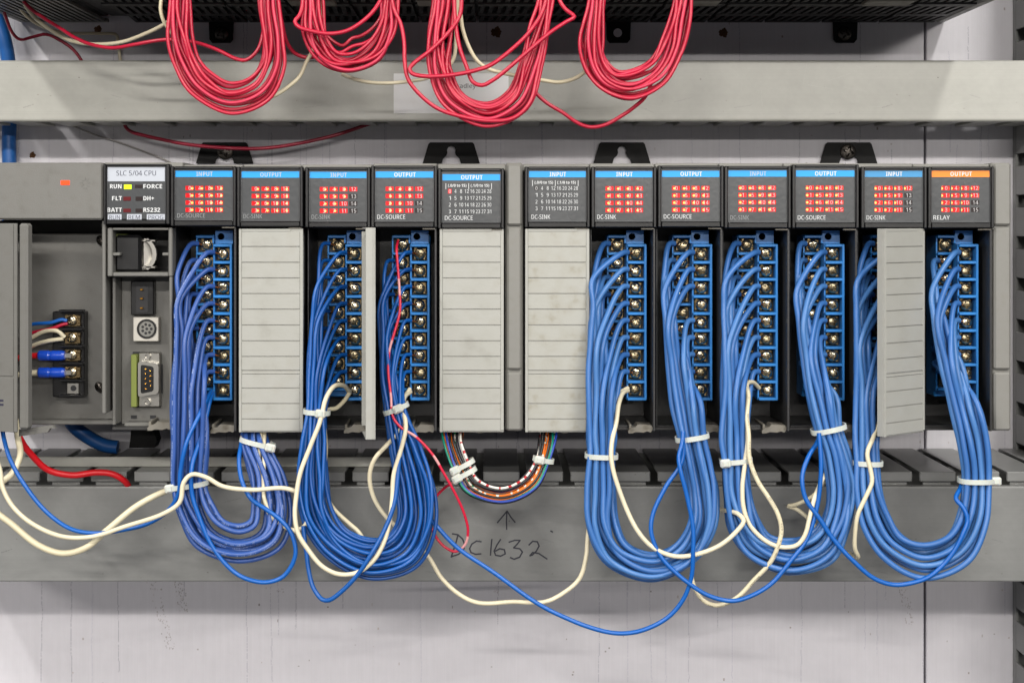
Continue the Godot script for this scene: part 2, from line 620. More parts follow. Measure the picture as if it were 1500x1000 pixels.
# ------------------------------------------------------------------ scene
func _ready() -> void:
	rng.seed = 20240
	font_regular = SystemFont.new()
	font_regular.font_names = PackedStringArray(["Droid Sans"])
	font_bold = SystemFont.new()
	font_bold.font_names = PackedStringArray(["Droid Sans"])
	font_bold.font_weight = 700

	var cam := Camera3D.new()
	cam.name = "camera"
	cam.projection = Camera3D.PROJECTION_FRUSTUM
	cam.near = 0.05
	cam.far = 20.0
	cam.size = 1000.0 * K * cam.near / D
	cam.frustum_offset = Vector2(30.0, -180.0) * K * cam.near / D
	add_child(cam)
	cam.position = Vector3(0, 0, D)
	cam.current = true

	var we := WorldEnvironment.new()
	we.name = "environment"
	var env := Environment.new()
	env.background_mode = Environment.BG_COLOR
	env.background_color = Color(0.455, 0.455, 0.465)
	env.background_energy_multiplier = 1.0
	env.tonemap_mode = Environment.TONE_MAPPER_LINEAR
	env.tonemap_exposure = 0.89
	env.sdfgi_enabled = true
	env.ssao_enabled = true
	env.ssil_enabled = true
	we.environment = env
	add_child(we)

	# two rows of ceiling tubes: one just in front of the panel, one further back in the room
	lamp("ceiling_tube_near", Vector3(0.63, 1.15, 1.05), Vector2(0.10, 1.2), 2.7, Color(1.0, 0.99, 0.965), true)
	lamp("ceiling_tube_near", Vector3(-1.05, 1.15, 1.05), Vector2(0.10, 1.2), 3.5, Color(1.0, 0.99, 0.965), true)
	for x in [-3.0, -0.35, 2.4]:
		lamp("ceiling_tube_far", Vector3(x, 1.32, 3.45), Vector2(1.2, 0.06), 5.8, Color(1.0, 0.98, 0.95))
	lamp("ceiling_tube_farthest", Vector3(1.2, 1.32, 8.5), Vector2(4.8, 0.07), 22.0, Color(1.0, 0.98, 0.95))

	make_materials()
	build_wall()
	build_ducts()
	build_upper_rack()
	build_rack()
	build_power_supply()
	build_processor()
	build_modules()
	build_harnesses()
	build_loose_wires()
	build_small_things()

func lamp(called: String, at: Vector3, size: Vector2, energy: float, c: Color, flat := false) -> void:
	var l := AreaLight3D.new()
	l.name = called
	l.area_size = size
	l.light_energy = energy
	l.light_color = c
	l.shadow_enabled = true
	l.area_range = 8.0
	add_child(l, true)
	if flat:
		l.look_at_from_position(at, at + Vector3.DOWN, Vector3.FORWARD)
	else:
		l.look_at_from_position(at, Vector3(0, -0.05, -0.05), Vector3.UP)

func build_wall() -> void:
	var root := Node3D.new()
	root.name = "wall"
	add_child(root)
	root.set_meta("kind", "structure")
	var z := WALL_Z * 1000.0
	for e in [[-140.0, 1354.2], [1357.4, 1640.0]]:
		var a := W(e[0], -420, z)
		var c := W(e[1], 1130, z)
		var b := MB.new()
		b.box(Vector3(a.x, c.y, WALL_Z - 0.012), Vector3(c.x, a.y, WALL_Z), 0.0006)
		for i in b.v.size():
			b.t[i] = Vector2((b.v[i].x / (K * (D - WALL_Z) / D) + 720.0) / 1500.0, (320.0 - b.v[i].y / (K * (D - WALL_Z) / D)) / 1000.0)
		inst("panel", make_mesh([[b, M.wall]]), root)
	var back := MB.new()
	var p := W(1340, -420, z)
	var q := W(1370, 1130, z)
	back.box(Vector3(p.x, q.y, WALL_Z - 0.016), Vector3(q.x, p.y, WALL_Z - 0.0125))
	inst("seam_backing", make_mesh([[back, M.wall_edge]]), root)

# a horizontal duct: side walls split into fingers, and a snap-on cover
func build_ducts() -> void:
	# --- upper duct, front at z = -90
	var zf := -90.0
	var d := thing("wire_duct", "light beige grey wire duct with closed cover above the controller rack", "wire duct", W(720, 135, zf))
	var top := W(0, 88, zf).y
	var bot := W(0, 178, zf).y
	var x0 := W(-130, 0, zf).x
	var x1 := W(1650, 0, zf).x
	var depth := WALL_Z - zf * 0.001
	var r := 0.0016
	var prof := PackedVector2Array()
	# (depth behind front, height): rounded front edges, thin legs reaching back
	for i in 5:
		var a := PI * 0.5 * i / 4.0
		prof.append(Vector2(-r + r * sin(a), top - r + r * cos(a)))
	for i in 5:
		var a := PI * 0.5 * i / 4.0
		prof.append(Vector2(-r + r * cos(a), bot + r - r * sin(a)))
	prof.append(Vector2(-0.004, bot))
	prof.append(Vector2(-0.004, bot + 0.0014))
	prof.append(Vector2(-0.0022, bot + 0.0014))
	prof.append(Vector2(-0.0022, top - 0.0016))
	prof.append(Vector2(-0.010, top - 0.0016))
	prof.append(Vector2(-0.010, top))
	var b := MB.new()
	b.prism(prof, Vector3(x0, 0, zf * 0.001), Vector3(0, 0, 1), Vector3(0, 1, 0), Vector3(x1 - x0, 0, 0))
	part("cover", d, [[b, M.duct_light]])
	b = MB.new()
	b.box(Vector3(x0, bot + 0.002, WALL_Z + 0.0004), Vector3(x1, top - 0.002, WALL_Z + 0.0022))
	part("base", d, [[b, M.duct_light]])
	var pitch := 62.3 * K * 0.94 / 0.85
	var fw := pitch * 0.66
	b = MB.new()
	b.box(Vector3(-fw / 2, -0.0008, depth + 0.0026), Vector3(fw / 2, 0.0008, -0.0046), 0.0003)
	var fm := make_mesh([[b, M.duct_light]])
	var x := W(-100, 0, zf).x
	var org := origin_of(d)
	while x < x1:
		inst("finger", fm, d, Vector3(x, bot + 0.0009, zf * 0.001) - org)
		inst("finger", fm, d, Vector3(x, top - 0.0026, zf * 0.001) - org)
		x += pitch
	# --- lower duct, front at z = -48
	zf = -48.0
	var e := thing("wire_duct", "mid grey wire duct below the rack with handwriting on its cover", "wire duct", W(720, 790, zf))
	org = origin_of(e)
	top = W(0, 712, zf).y
	bot = W(0, 852, zf).y
	var roof := W(0, 692, zf).y
	x0 = W(-130, 0, zf).x
	x1 = W(1650, 0, zf).x
	b = MB.new()
	prof = PackedVector2Array()
	r = 0.0009
	for i in 4:
		var a := PI * 0.5 * i / 3.0
		prof.append(Vector2(-r + r * sin(a), top - r + r * cos(a)))
	for i in 4:
		var a := PI * 0.5 * i / 3.0
		prof.append(Vector2(-r + r * cos(a), bot + r - r * sin(a)))
	prof.append(Vector2(-0.012, bot))
	prof.append(Vector2(-0.012, bot + 0.0016))
	prof.append(Vector2(-0.0024, bot + 0.0016))
	prof.append(Vector2(-0.0024, top - 0.0016))
	prof.append(Vector2(-0.005, top - 0.0016))
	prof.append(Vector2(-0.005, top))
	b.prism(prof, Vector3(x0, 0, zf * 0.001), Vector3(0, 0, 1), Vector3(0, 1, 0), Vector3(x1 - x0, 0, 0))
	var cover := part("cover", e, [[b, M.duct_grey]])
	b = MB.new()
	b.box(Vector3(x0, bot + 0.002, WALL_Z + 0.0004), Vector3(x1, roof - 0.003, WALL_Z + 0.0022))
	part("base", e, [[b, M.duct_grey]])
	b = MB.new()
	b.box(Vector3(x0, bot + 0.0018, WALL_Z + 0.0024), Vector3(x1, bot + 0.0034, zf * 0.001 - 0.003))
	part("lower_wall", e, [[b, M.duct_grey]])
	pitch = 64.2 * K * (D + 0.048) / D
	fw = pitch * 0.83
	depth = WALL_Z - zf * 0.001
	b = MB.new()
	# flat finger with a turned-down lip and a narrow neck where the cover clips on
	b.box(Vector3(-fw / 2, -0.0017, depth + 0.0024), Vector3(fw / 2, 0.0, -0.0036), 0.0003)
	b.box(Vector3(-fw / 2, -0.0056, -0.0052), Vector3(fw / 2, 0.0, -0.0028), 0.0007)
	b.box(Vector3(-fw * 0.38, -0.0100, -0.0072), Vector3(fw * 0.38, -0.0050, -0.0054))
	fm = make_mesh([[b, M.duct_grey]])
	x = W(959 - 64.2 * 18 - 32.0, 0, zf).x
	while x < x1:
		inst("finger", fm, e, Vector3(x, roof, zf * 0.001) - org)
		x += pitch
	# handwriting in black pen on the cover
	b = MB.new()
	var zz := zf + 0.06
	var S := func(p: Array) -> Array: return p.map(func(q): return [600.0 + q[0] / 2.94, 600.0 + q[1] / 2.94])
	stroke(b, S.call([[418, 515], [417, 480], [419, 438]]), 2.1, zz)
	stroke(b, S.call([[378, 486], [398, 462], [420, 436], [436, 462], [454, 484]]), 2.1, zz)
	stroke(b, S.call([[208, 540], [200, 570], [190, 600], [179, 634]]), 2.3, zz)
	stroke(b, S.call([[184, 534], [208, 538], [228, 556], [237, 580], [232, 604], [210, 622], [180, 632]]), 2.3, zz)
	stroke(b, S.call([[308, 568], [288, 565], [268, 578], [258, 598], [264, 614], [284, 622], [307, 620]]), 2.2, zz)
	stroke(b, S.call([[354, 558], [351, 590], [348, 626]]), 2.2, zz)
	stroke(b, S.call([[392, 558], [376, 582], [364, 608], [370, 626], [392, 630], [412, 620], [408, 602], [388, 598], [370, 608]]), 2.2, zz)
	stroke(b, S.call([[428, 570], [452, 562], [476, 562], [462, 580], [448, 594], [474, 598], [486, 612], [474, 634], [450, 643], [434, 636]]), 2.2, zz)
	stroke(b, S.call([[514, 582], [530, 566], [550, 568], [558, 586], [546, 608], [528, 626], [518, 628], [530, 614], [556, 618], [574, 630], [592, 642]]), 2.2, zz)
	stroke(b, S.call([[608, 522], [616, 526]]), 2.4, zz)
	part("handwriting", e, [[b, M.ink]])
	# --- upright duct at the right edge
	var ux := W(1484, 0, -145).x
	var u := thing("wire_duct", "upright grey slotted wire duct at the right edge of the panel", "wire duct", Vector3(ux + 0.02, -0.05, WALL_Z))
	org = origin_of(u)
	b = MB.new()
	b.box(Vector3(ux, W(0, 1100, -145).y, WALL_Z + 0.0004), Vector3(ux + 0.045, W(0, -300, -145).y, WALL_Z + 0.002))
	part("base", u, [[b, M.duct_grey]])
	b = MB.new()
	b.box(Vector3(ux, W(0, 1100, -145).y, WALL_Z + 0.0022), Vector3(ux + 0.0016, W(0, -300, -145).y, WALL_Z + 0.0060))
	part("side_wall", u, [[b, M.duct_grey]])
	pitch = 61.0 * K * 0.98 / 0.85
	b = MB.new()
	b.box(Vector3(0, -pitch * 0.345, 0.0062), Vector3(0.0016, pitch * 0.345, 0.050), 0.0004)
	b.box(Vector3(-0.0012, -pitch * 0.30, 0.0440), Vector3(-0.0001, pitch * 0.30, 0.050), 0.0003)
	fm = make_mesh([[b, M.duct_grey]])
	var y := W(0, 50.5 - 61.0 * 4.5, -130).y
	while y > W(0, 1090, -145).y:
		inst("finger", fm, u, Vector3(ux, y, WALL_Z) - org)
		y -= pitch
	b = MB.new()
	b.box(Vector3(ux - 0.0005, W(0, 1100, -145).y, WALL_Z + 0.0502), Vector3(ux + 0.047, W(0, -300, -145).y, WALL_Z + 0.0520), 0.0006)
	part("cover", u, [[b, M.duct_grey]])
	b = MB.new()
	b.box(Vector3(ux + 0.043, W(0, 1100, -145).y, WALL_Z + 0.0022), Vector3(ux + 0.045, W(0, -300, -145).y, WALL_Z + 0.0500))
	part("far_wall", u, [[b, M.duct_grey]])
	# --- a loose strip of cover lying along the top of the lower duct
	var s := thing("cover_strip", "narrow light grey strip resting along the top of the lower duct", "strip", W(300, 692, -68))
	b = MB.new()
	var sa := W(-120, 692, -68)
	var sb := W(626, 669, -68)
	b.box(Vector3(sa.x, roof + 0.0001, -0.0695), Vector3(sb.x, sb.y, -0.0675), 0.0005)
	b.box(Vector3(sa.x, roof + 0.0001, -0.0760), Vector3(sb.x, roof + 0.0012, -0.0696))
	part("web", s, [[b, M.duct_light]])
	# --- paper label on the upper duct
	var l := thing("paper_label", "blank white paper label half hidden behind the red wires on the upper duct", "label", W(660, 137, -89.9))
	b = MB.new()
	var la := W(576.5, 166, -89.9)
	var lb := W(745, 107.5, -89.9)
	b.box(la, Vector3(lb.x, lb.y, la.z + 0.00012))
	part("sheet", l, [[b, M.paper]])
	b = MB.new()
	var zt := -89.7
	var grow := (D + 0.0897) / D
	var bb := MB.new()
	text(bb, "Bradley", 697.0, 126.5, 9.0, 0, 1, 33.0, false)
	for i in bb.v.size():
		bb.v[i] = Vector3(bb.v[i].x * grow, bb.v[i].y * grow, zt * 0.001)
	part("lettering", l, [[bb, M.ink]])

func tab_poly(kind: int) -> PackedVector2Array:
	var p := PackedVector2Array()
	if kind == 0:
		# keyhole tab: open slot from below, rounded head
		p.append_array([Vector2(-42, 0), Vector2(-33.5, 28.5), Vector2(-31, 31), Vector2(31, 31), Vector2(33.5, 28.5), Vector2(42, 0), Vector2(14, 0), Vector2(12, 7), Vector2(7, 12)])
		for i in 7:
			var a := deg_to_rad(-30 + 40.0 * i)
			p.append(Vector2(cos(a) * 6.5, 19 + sin(a) * 6.5))
		p.append_array([Vector2(-7, 12), Vector2(-12, 7), Vector2(-14, 0)])
	else:
		p.append_array([Vector2(-18, 0), Vector2(-17, -25), Vector2(-13, -30), Vector2(13, -30), Vector2(17, -25), Vector2(18, 0)])
	return p

func dark_screw_mesh(radius: float) -> ArrayMesh:
	return screw_mesh(radius, M.dark_screw)

func screw_mesh(radius: float, m: Material) -> ArrayMesh:
	# pan head with a cross recess, facing +z
	var b := MB.new()
	var nseg := 12
	var rings := [0.0, 0.16, 0.26, 0.42, 0.58, 0.74, 0.88, 1.0]
	var height := func(rr: float, a: float) -> float:
		var x := rr * cos(a)
		var y := rr * sin(a)
		var h := 0.46 * sqrt(maxf(0.0, 1.15 - rr * rr)) - 0.18
		var arm := minf(absf(x), absf(y))
		var far := maxf(absf(x), absf(y))
		if arm < 0.15 and far < 0.62:
			h -= 0.34
		return h
	for i in rings.size() - 1:
		for j in nseg * 2:
			var a0 := TAU * j / (nseg * 2.0)
			var a1 := TAU * (j + 1) / (nseg * 2.0)
			var q := []
			for e in [[rings[i], a0], [rings[i + 1], a0], [rings[i + 1], a1], [rings[i], a1]]:
				q.append(Vector3(e[0] * cos(e[1]), e[0] * sin(e[1]), height.call(e[0], e[1])) * radius)
			b.quad(q[0], q[1], q[2], q[3], Vector3.BACK)
	b.lathe([Vector2(radius, -0.4 * radius), Vector2(radius, 0.0)], Vector3.ZERO, Vector3.BACK, nseg * 2)
	return make_mesh([[b, m]])

func build_upper_rack() -> void:
	# second rack above the frame; only its slotted underside and lower tabs are in view
	var yb := W(0, 33, -145).y
	var xr := W(1374, 0, -145).x
	var xl := W(162, 0, -145).x
	var t := thing("controller_rack", "dark upper rack with slotted vents along its underside above the upper duct", "equipment rack", Vector3(0, yb, WALL_Z))
	var h := 0.142
	var b := MB.new()
	b.box(Vector3(xl, yb + 0.004, WALL_Z + 0.0003), Vector3(xr - 0.002, yb + h, -0.004), 0.0008)
	part("body", t, [[b, M.chassis_dark]])
	b = MB.new()
	b.box(Vector3(xr - 0.0018, yb, WALL_Z + 0.0003), Vector3(xr + 0.0045, yb + h, -0.002), 0.0012)
	part("end_cap", t, [[b, M.chassis]])
	# underside: rails with two rows of slanted slots per module bay
	var bay := 98.0 * K
	var z_rows := [[-0.139, -0.113], [-0.104, -0.064], [-0.054, -0.02]]
	var x := xr - 0.002 - bay
	while x > xl - bay * 0.5:
		var rails := MB.new()
		var xa := x + 0.0009
		var xb := x + bay - 0.0009
		rails.box(Vector3(xa, yb, WALL_Z + 0.0004), Vector3(xb, yb + 0.002, -0.1392), 0.0002)
		rails.box(Vector3(xa, yb, -0.1128), Vector3(xb, yb + 0.002, -0.1042), 0.0002)
		rails.box(Vector3(xa, yb - 0.0008, -0.0638), Vector3(xb, yb + 0.002, -0.0542), 0.0002)
		rails.box(Vector3(xa, yb, -0.0198), Vector3(xb, yb + 0.002, -0.004), 0.0002)
		for row in z_rows:
			var n := 6
			for i in n + 1:
				var u0 := lerpf(xa, xb, (i + 0.0) / (n + 0.55))
				var u1 := lerpf(xa, xb, (i + 0.5) / (n + 0.55))
				var sk := 0.002
				rails.prism(PackedVector2Array([Vector2(u0, row[0]), Vector2(u1, row[0]), Vector2(minf(u1 + sk, xb), row[1]), Vector2(minf(u0 + sk, xb), row[1])]), Vector3(0, yb + 0.0002, 0), Vector3.RIGHT, Vector3.BACK, Vector3(0, 0.0016, 0))
		part("vent_panel", t, [[rails, M.chassis_dark]])
		if int(round((xr - x) / bay)) in [2, 5, 9, 11]:
			var rib := MB.new()
			rib.box(Vector3(xa + 0.002, yb - 0.0028, -0.047), Vector3(xb - 0.006, yb - 0.0004, -0.026), 0.0006)
			part("latch", t, [[rib, M.clip]])
		x -= bay
	# tabs below
	for e in [[324, 1], [660, 2], [906, 0], [1238, 1]]:
		var tb := MB.new()
		var o := W(e[0], 33, -144)
		var poly := tab_poly(1)
		var g := K * (D + 0.144) / D
		for i in poly.size():
			poly[i] *= g
		var p := part("mounting_tab", t, [[_prism_at(poly, o, 0.0016), M.tab]])
		if e[1] == 1:
			var sc := inst("screw", dark_screw_mesh(0.0042), p, W(e[0], 49, -141.6) - origin_of(p), Vector3(0, 0, rng.randf() * 3.0))
			sc.scale = Vector3(1, 1, 0.6)
		elif e[1] == 0:
			var hb := MB.new()
			hb.lathe([Vector2(0, 0.00002), Vector2(0.0027, 0.00002)], W(e[0] - 1, 48, -142.3), Vector3.BACK, 20)
			part("bare_hole", p, [[hb, M.wall]])
	# power unit of the upper rack at the left, light underside with long slanted slots
	var s := thing("power_supply", "grey power unit of the upper rack with long slanted vent slots underneath", "power supply", Vector3(xl - 0.02, yb, WALL_Z))
	var px0 := W(30, 0, -145).x
	b = MB.new()
	b.box(Vector3(px0, yb + 0.004, WALL_Z + 0.0003), Vector3(xl - 0.001, yb + h, -0.003), 0.001)
	part("body", s, [[b, M.chassis_dark]])
	b = MB.new()
	b.box(Vector3(px0, yb, WALL_Z + 0.0004), Vector3(xl - 0.001, yb + 0.0022, -0.1405), 0.0003)
	b.box(Vector3(px0, yb, -0.03), Vector3(xl - 0.001, yb + 0.0022, -0.003), 0.0003)
	b.box(Vector3(px0, yb, -0.140), Vector3(px0 + 0.004, yb + 0.0022, -0.0305), 0.0003)
	for i in 13:
		var u := lerpf(px0 + 0.006, xl - 0.0035, i / 12.0)
		b.prism(PackedVector2Array([Vector2(u - 0.0009, -0.140), Vector2(u + 0.0009, -0.140), Vector2(u + 0.0009, -0.0305), Vector2(u - 0.0009, -0.0305)]), Vector3(0, yb + 0.0002, 0), Vector3.RIGHT, Vector3.BACK, Vector3(0, 0.0018, 0))
	part("vent_panel", s, [[b, M.supply]])

func _prism_at(poly: PackedVector2Array, o: Vector3, thick: float) -> MB:
	var b := MB.new()
	b.prism(poly, o, Vector3.RIGHT, Vector3.UP, Vector3(0, 0, thick))
	return b

func build_rack() -> void:
	var t := thing("controller_rack", "grey thirteen slot controller rack holding the row of modules", "equipment rack", G(815, 634, -145))
	var b := MB.new()
	b.box(G(160, 246, -144.6), G(1480, 628, -62), 0.001)
	part("body", t, [[b, M.chassis_dark]])
	# front rim above the module faces, in lengths that step a little
	for e in [[150, 266, 237.5], [266.6, 354, 241], [354.6, 440, 240.5], [440.6, 545, 240.5], [545.6, 640, 239], [640.6, 741, 239.5], [766, 864, 239.5], [864.6, 960, 239.0], [960.6, 1054, 238.5], [1054.6, 1149, 238.5], [1149.6, 1240, 238.5], [1240.6, 1340, 239], [1340.6, 1453, 239.5]]:
		b = MB.new()
		b.box(G(e[0], e[2], -61), G(e[1], 250, -4.0), 0.0005)
		part("top_rim", t, [[b, M.chassis]])
	for e in [[740.5, 766.5], [1455, 1484.5]]:
		b = MB.new()
		var xa: float = e[0]
		var xb: float = e[1]
		b.box(G(xa + 2, 240, -62), G(xb - 2, 330, -0.5), 0.0010)
		b.box(G(xa, 238, -140), G(xb, 632, -3.0), 0.0010)
		b.box(G(xa + 2.5, 333.5, -62), G(xb - 2.5, 541.5, -0.4), 0.0010)
		b.box(G(xa + 2.5, 545.5, -62), G(xb - 2.5, 631, -0.4), 0.0010)
		part("upright", t, [[b, M.chassis]])
	b = MB.new()
	b.box(G(158, 628.5, -144.6), G(1480, 633, -8), 0.0008)
	part("bottom_rail", t, [[b, M.chassis_dark]])
	# tabs above
	for e in [[329, 1], [661, 0], [911, 0], [1243, 1]]:
		var o := W(e[0], 239.5, -144)
		var g := K * (D + 0.144) / D
		var poly := tab_poly(0)
		for i in poly.size():
			poly[i] *= g
		var p := part("mounting_tab", t, [[_prism_at(poly, o, 0.0016), M.tab]])
		if e[1] == 1:
			var sc := inst("screw", dark_screw_mesh(0.0048), p, W(e[0], 222, -141.6) - origin_of(p), Vector3(0, 0, rng.randf() * 3.0))
			sc.scale = Vector3(1, 1, 0.6)
	# foot tab seen under the processor bay
	b = MB.new()
	b.prism(PackedVector2Array([Vector2(-14, 0), Vector2(-15, -10), Vector2(-17, -26), Vector2(20, -26), Vector2(24, -16), Vector2(20, 0)]), W(212, 626, -100), Vector3.RIGHT * K * 1.1, Vector3.UP * K * 1.1, Vector3(0, 0, 0.012))
	part("foot_tab", t, [[b, M.tab]])

func build_power_supply() -> void:
	var t := thing("power_supply", "grey power supply with its terminal cover swung open beside the processor", "power supply", G(60, 634, -145))
	var b := MB.new()
	b.box(G(-110, 238, -140), G(150, 322, 0), 0.0010)
	part("upper_panel", t, [[b, M.supply]])
	# raised lamp emblem: ring of rays
	b = MB.new()
	for i in 8:
		if i == 2:
			continue
		var a := TAU * i / 8.0
		var c := G(124, 267, 0.1)
		var dd := Vector3(cos(a), -sin(a), 0)
		var s := Vector3(dd.y, -dd.x, 0) * 0.6 * K
		b.prism(PackedVector2Array([Vector2(3.5, -0.7), Vector2(8, -0.7), Vector2(8, 0.7), Vector2(3.5, 0.7)]), c, dd * K, Vector3(-dd.y, dd.x, 0) * K, Vector3(0, 0, 0.0001))
	b.prism(PackedVector2Array([Vector2(-2.5, -9), Vector2(2.5, -9), Vector2(2.5, -7.8), Vector2(-2.5, -7.8)]), G(124, 267, 0.1), Vector3.RIGHT * K, Vector3.UP * K, Vector3(0, 0, 0.0001))
	part("lamp_emblem", t, [[b, M.supply]])
	b = MB.new()
	b.box(G(88.5, 264.2, -0.5), G(101.5, 271.0, 0.25), 0.0003)
	part("indicator_led", t, [[b, M.led_orange]])
	b = MB.new()
	b.box(G(-110, 323, -140), G(-96, 630, -4))
	b.box(G(-95, 343.5, -140), G(146, 628, -34), 0.0006)
	b.box(G(-95, 323, -140), G(146, 343, -60))
	part("recess", t, [[b, M.supply]])
	b = MB.new()
	b.box(G(146.5, 323, -60), G(152.5, 607, -3), 0.0005)
	part("side_wall", t, [[b, M.supply]])
	b = MB.new()
	b.box(G(-95, 624, -33.5), G(152, 630.5, -24), 0.0006)
	b.box(G(136, 608, -33), G(152, 623, -29))
	part("bottom_lip", t, [[b, M.supply]])
	for e in [[147, 352.5], [144.5, 567]]:
		var sm := inst("screw", dark_screw_mesh(0.0030), t, W(e[0], e[1], -31) - origin_of(t), Vector3(0, 0, 0.5))
		sm.scale = Vector3(0.75, 1, 1)
	# terminal strip: black body, barriers, four clamped screws and one bare post
	b = MB.new()
	b.box(W(82, 455, -34), W(123, 581, -26), 0.0004)
	for y in [455.0, 481.5, 506.5, 531.5, 556.5, 579.0]:
		b.box(W(89, y - 2.2, -26), W(121, y + 2.2, -20.5), 0.0004)
	var strip := part("terminal_strip", t, [[b, M.black]])
	var sw := screw_mesh(0.0027, M.screw)
	for i in 4:
		var y := 469.5 + 25.2 * i
		b = MB.new()
		b.box(W(95, y - 9, -26), W(117, y + 9, -24.5), 0.0003)
		b.box(W(113, y - 8, -24.5), W(117, y - 3, -22.4), 0.0002)
		b.box(W(113, y + 3, -24.5), W(117, y + 8, -22.4), 0.0002)
		part("clamp", strip, [[b, M.brass]])
		inst("screw", sw, strip, W(104, y, -23) - origin_of(strip), Vector3(0, 0, rng.randf() * 3.0))
	b = MB.new()
	b.box(W(99, 560, -26), W(115, 577, -23.5), 0.0003)
	part("post", strip, [[b, M.steel]])
	b = MB.new()
	b.lathe([Vector2(0.0, 0.00012), Vector2(0.0016, 0.00012)], W(107, 568.5, -23.5), Vector3.BACK, 14)
	part("post_hole", strip, [[b, M.pit]])
	# the open cover, hinged off the left edge
	var hinge := Node3D.new()
	hinge.name = "terminal_cover"
	t.add_child(hinge)
	hinge.position = G(-92, 478, -2) - origin_of(t)
	hinge.rotation.y = deg_to_rad(-17.0)
	var k := K
	b = MB.new()
	b.box(Vector3(0, -151 * k, -0.0014), Vector3(131 * k, 151 * k, 0), 0.0005)
	b.box(Vector3(0, -150.5 * k, 0), Vector3(126 * k, -72 * k, 0.0005), 0.0004)
	b.box(Vector3(0, -69.5 * k, 0), Vector3(126 * k, 150.5 * k, 0.0005), 0.0004)
	inst("cover_plate", make_mesh([[b, M.supply]]), hinge)
	b = MB.new()
	b.box(Vector3(131.2 * k, -147 * k, -0.0070), Vector3(146 * k, 151 * k, -0.0012), 0.0014)
	inst("cover_edge", make_mesh([[b, M.supply]]), hinge)
	b = MB.new()
	b.prism(PackedVector2Array([Vector2(120, -150), Vector2(176, -141), Vector2(180, -146), Vector2(172, -146), Vector2(168, -152), Vector2(120, -160)]), Vector3(0, 0, -0.010), Vector3.RIGHT * k, Vector3.UP * k, Vector3(0, 0, 0.002))
	inst("latch", make_mesh([[b, M.supply]]), hinge)
	b = MB.new()
	for y in [-104.0, -110.0]:
		b.box(Vector3(90 * k, y * k, 0.0005), Vector3(110 * k, (y - 3) * k, 0.00056))
	inst("mark", make_mesh([[b, M.print_dark]]), hinge)

func bezel(t: Node, x0: float, x1: float, y0: float, y1: float, in_l: float, in_r: float, in_t: float, in_b: float) -> void:
	var b := MB.new()
	b.box(G(x0, y0, -30), G(x0 + in_l, y1, 1.5), 0.0006)
	b.box(G(x1 - in_r, y0, -30), G(x1, y1, 1.5), 0.0006)
	b.box(G(x0 + in_l, y0, -30), G(x1 - in_r, y0 + in_t, 1.3), 0.0005)
	b.box(G(x0 + in_l, y1 - in_b, -30), G(x1 - in_r, y1, 1.3), 0.0005)
	b.box(G(x0 + in_l, y0 + in_t, -30), G(x1 - in_r, y1 - in_b, -12))
	part("bezel", t, [[b, M.black]])

func window_rim(t: Node, xa: float, xb: float, ya: float, yb: float) -> void:
	var b := MB.new()
	var w := 1.1
	b.box(G(xa, ya, -0.4), G(xb, ya + w, 0.35), 0.00012)
	b.box(G(xa, yb - w, -0.4), G(xb, yb, 0.35), 0.00012)
	b.box(G(xa, ya + w, -0.4), G(xa + w, yb - w, 0.35), 0.00012)
	b.box(G(xb - w, ya + w, -0.4), G(xb, yb - w, 0.35), 0.00012)
	part("window_rim", t, [[b, M.rim]])

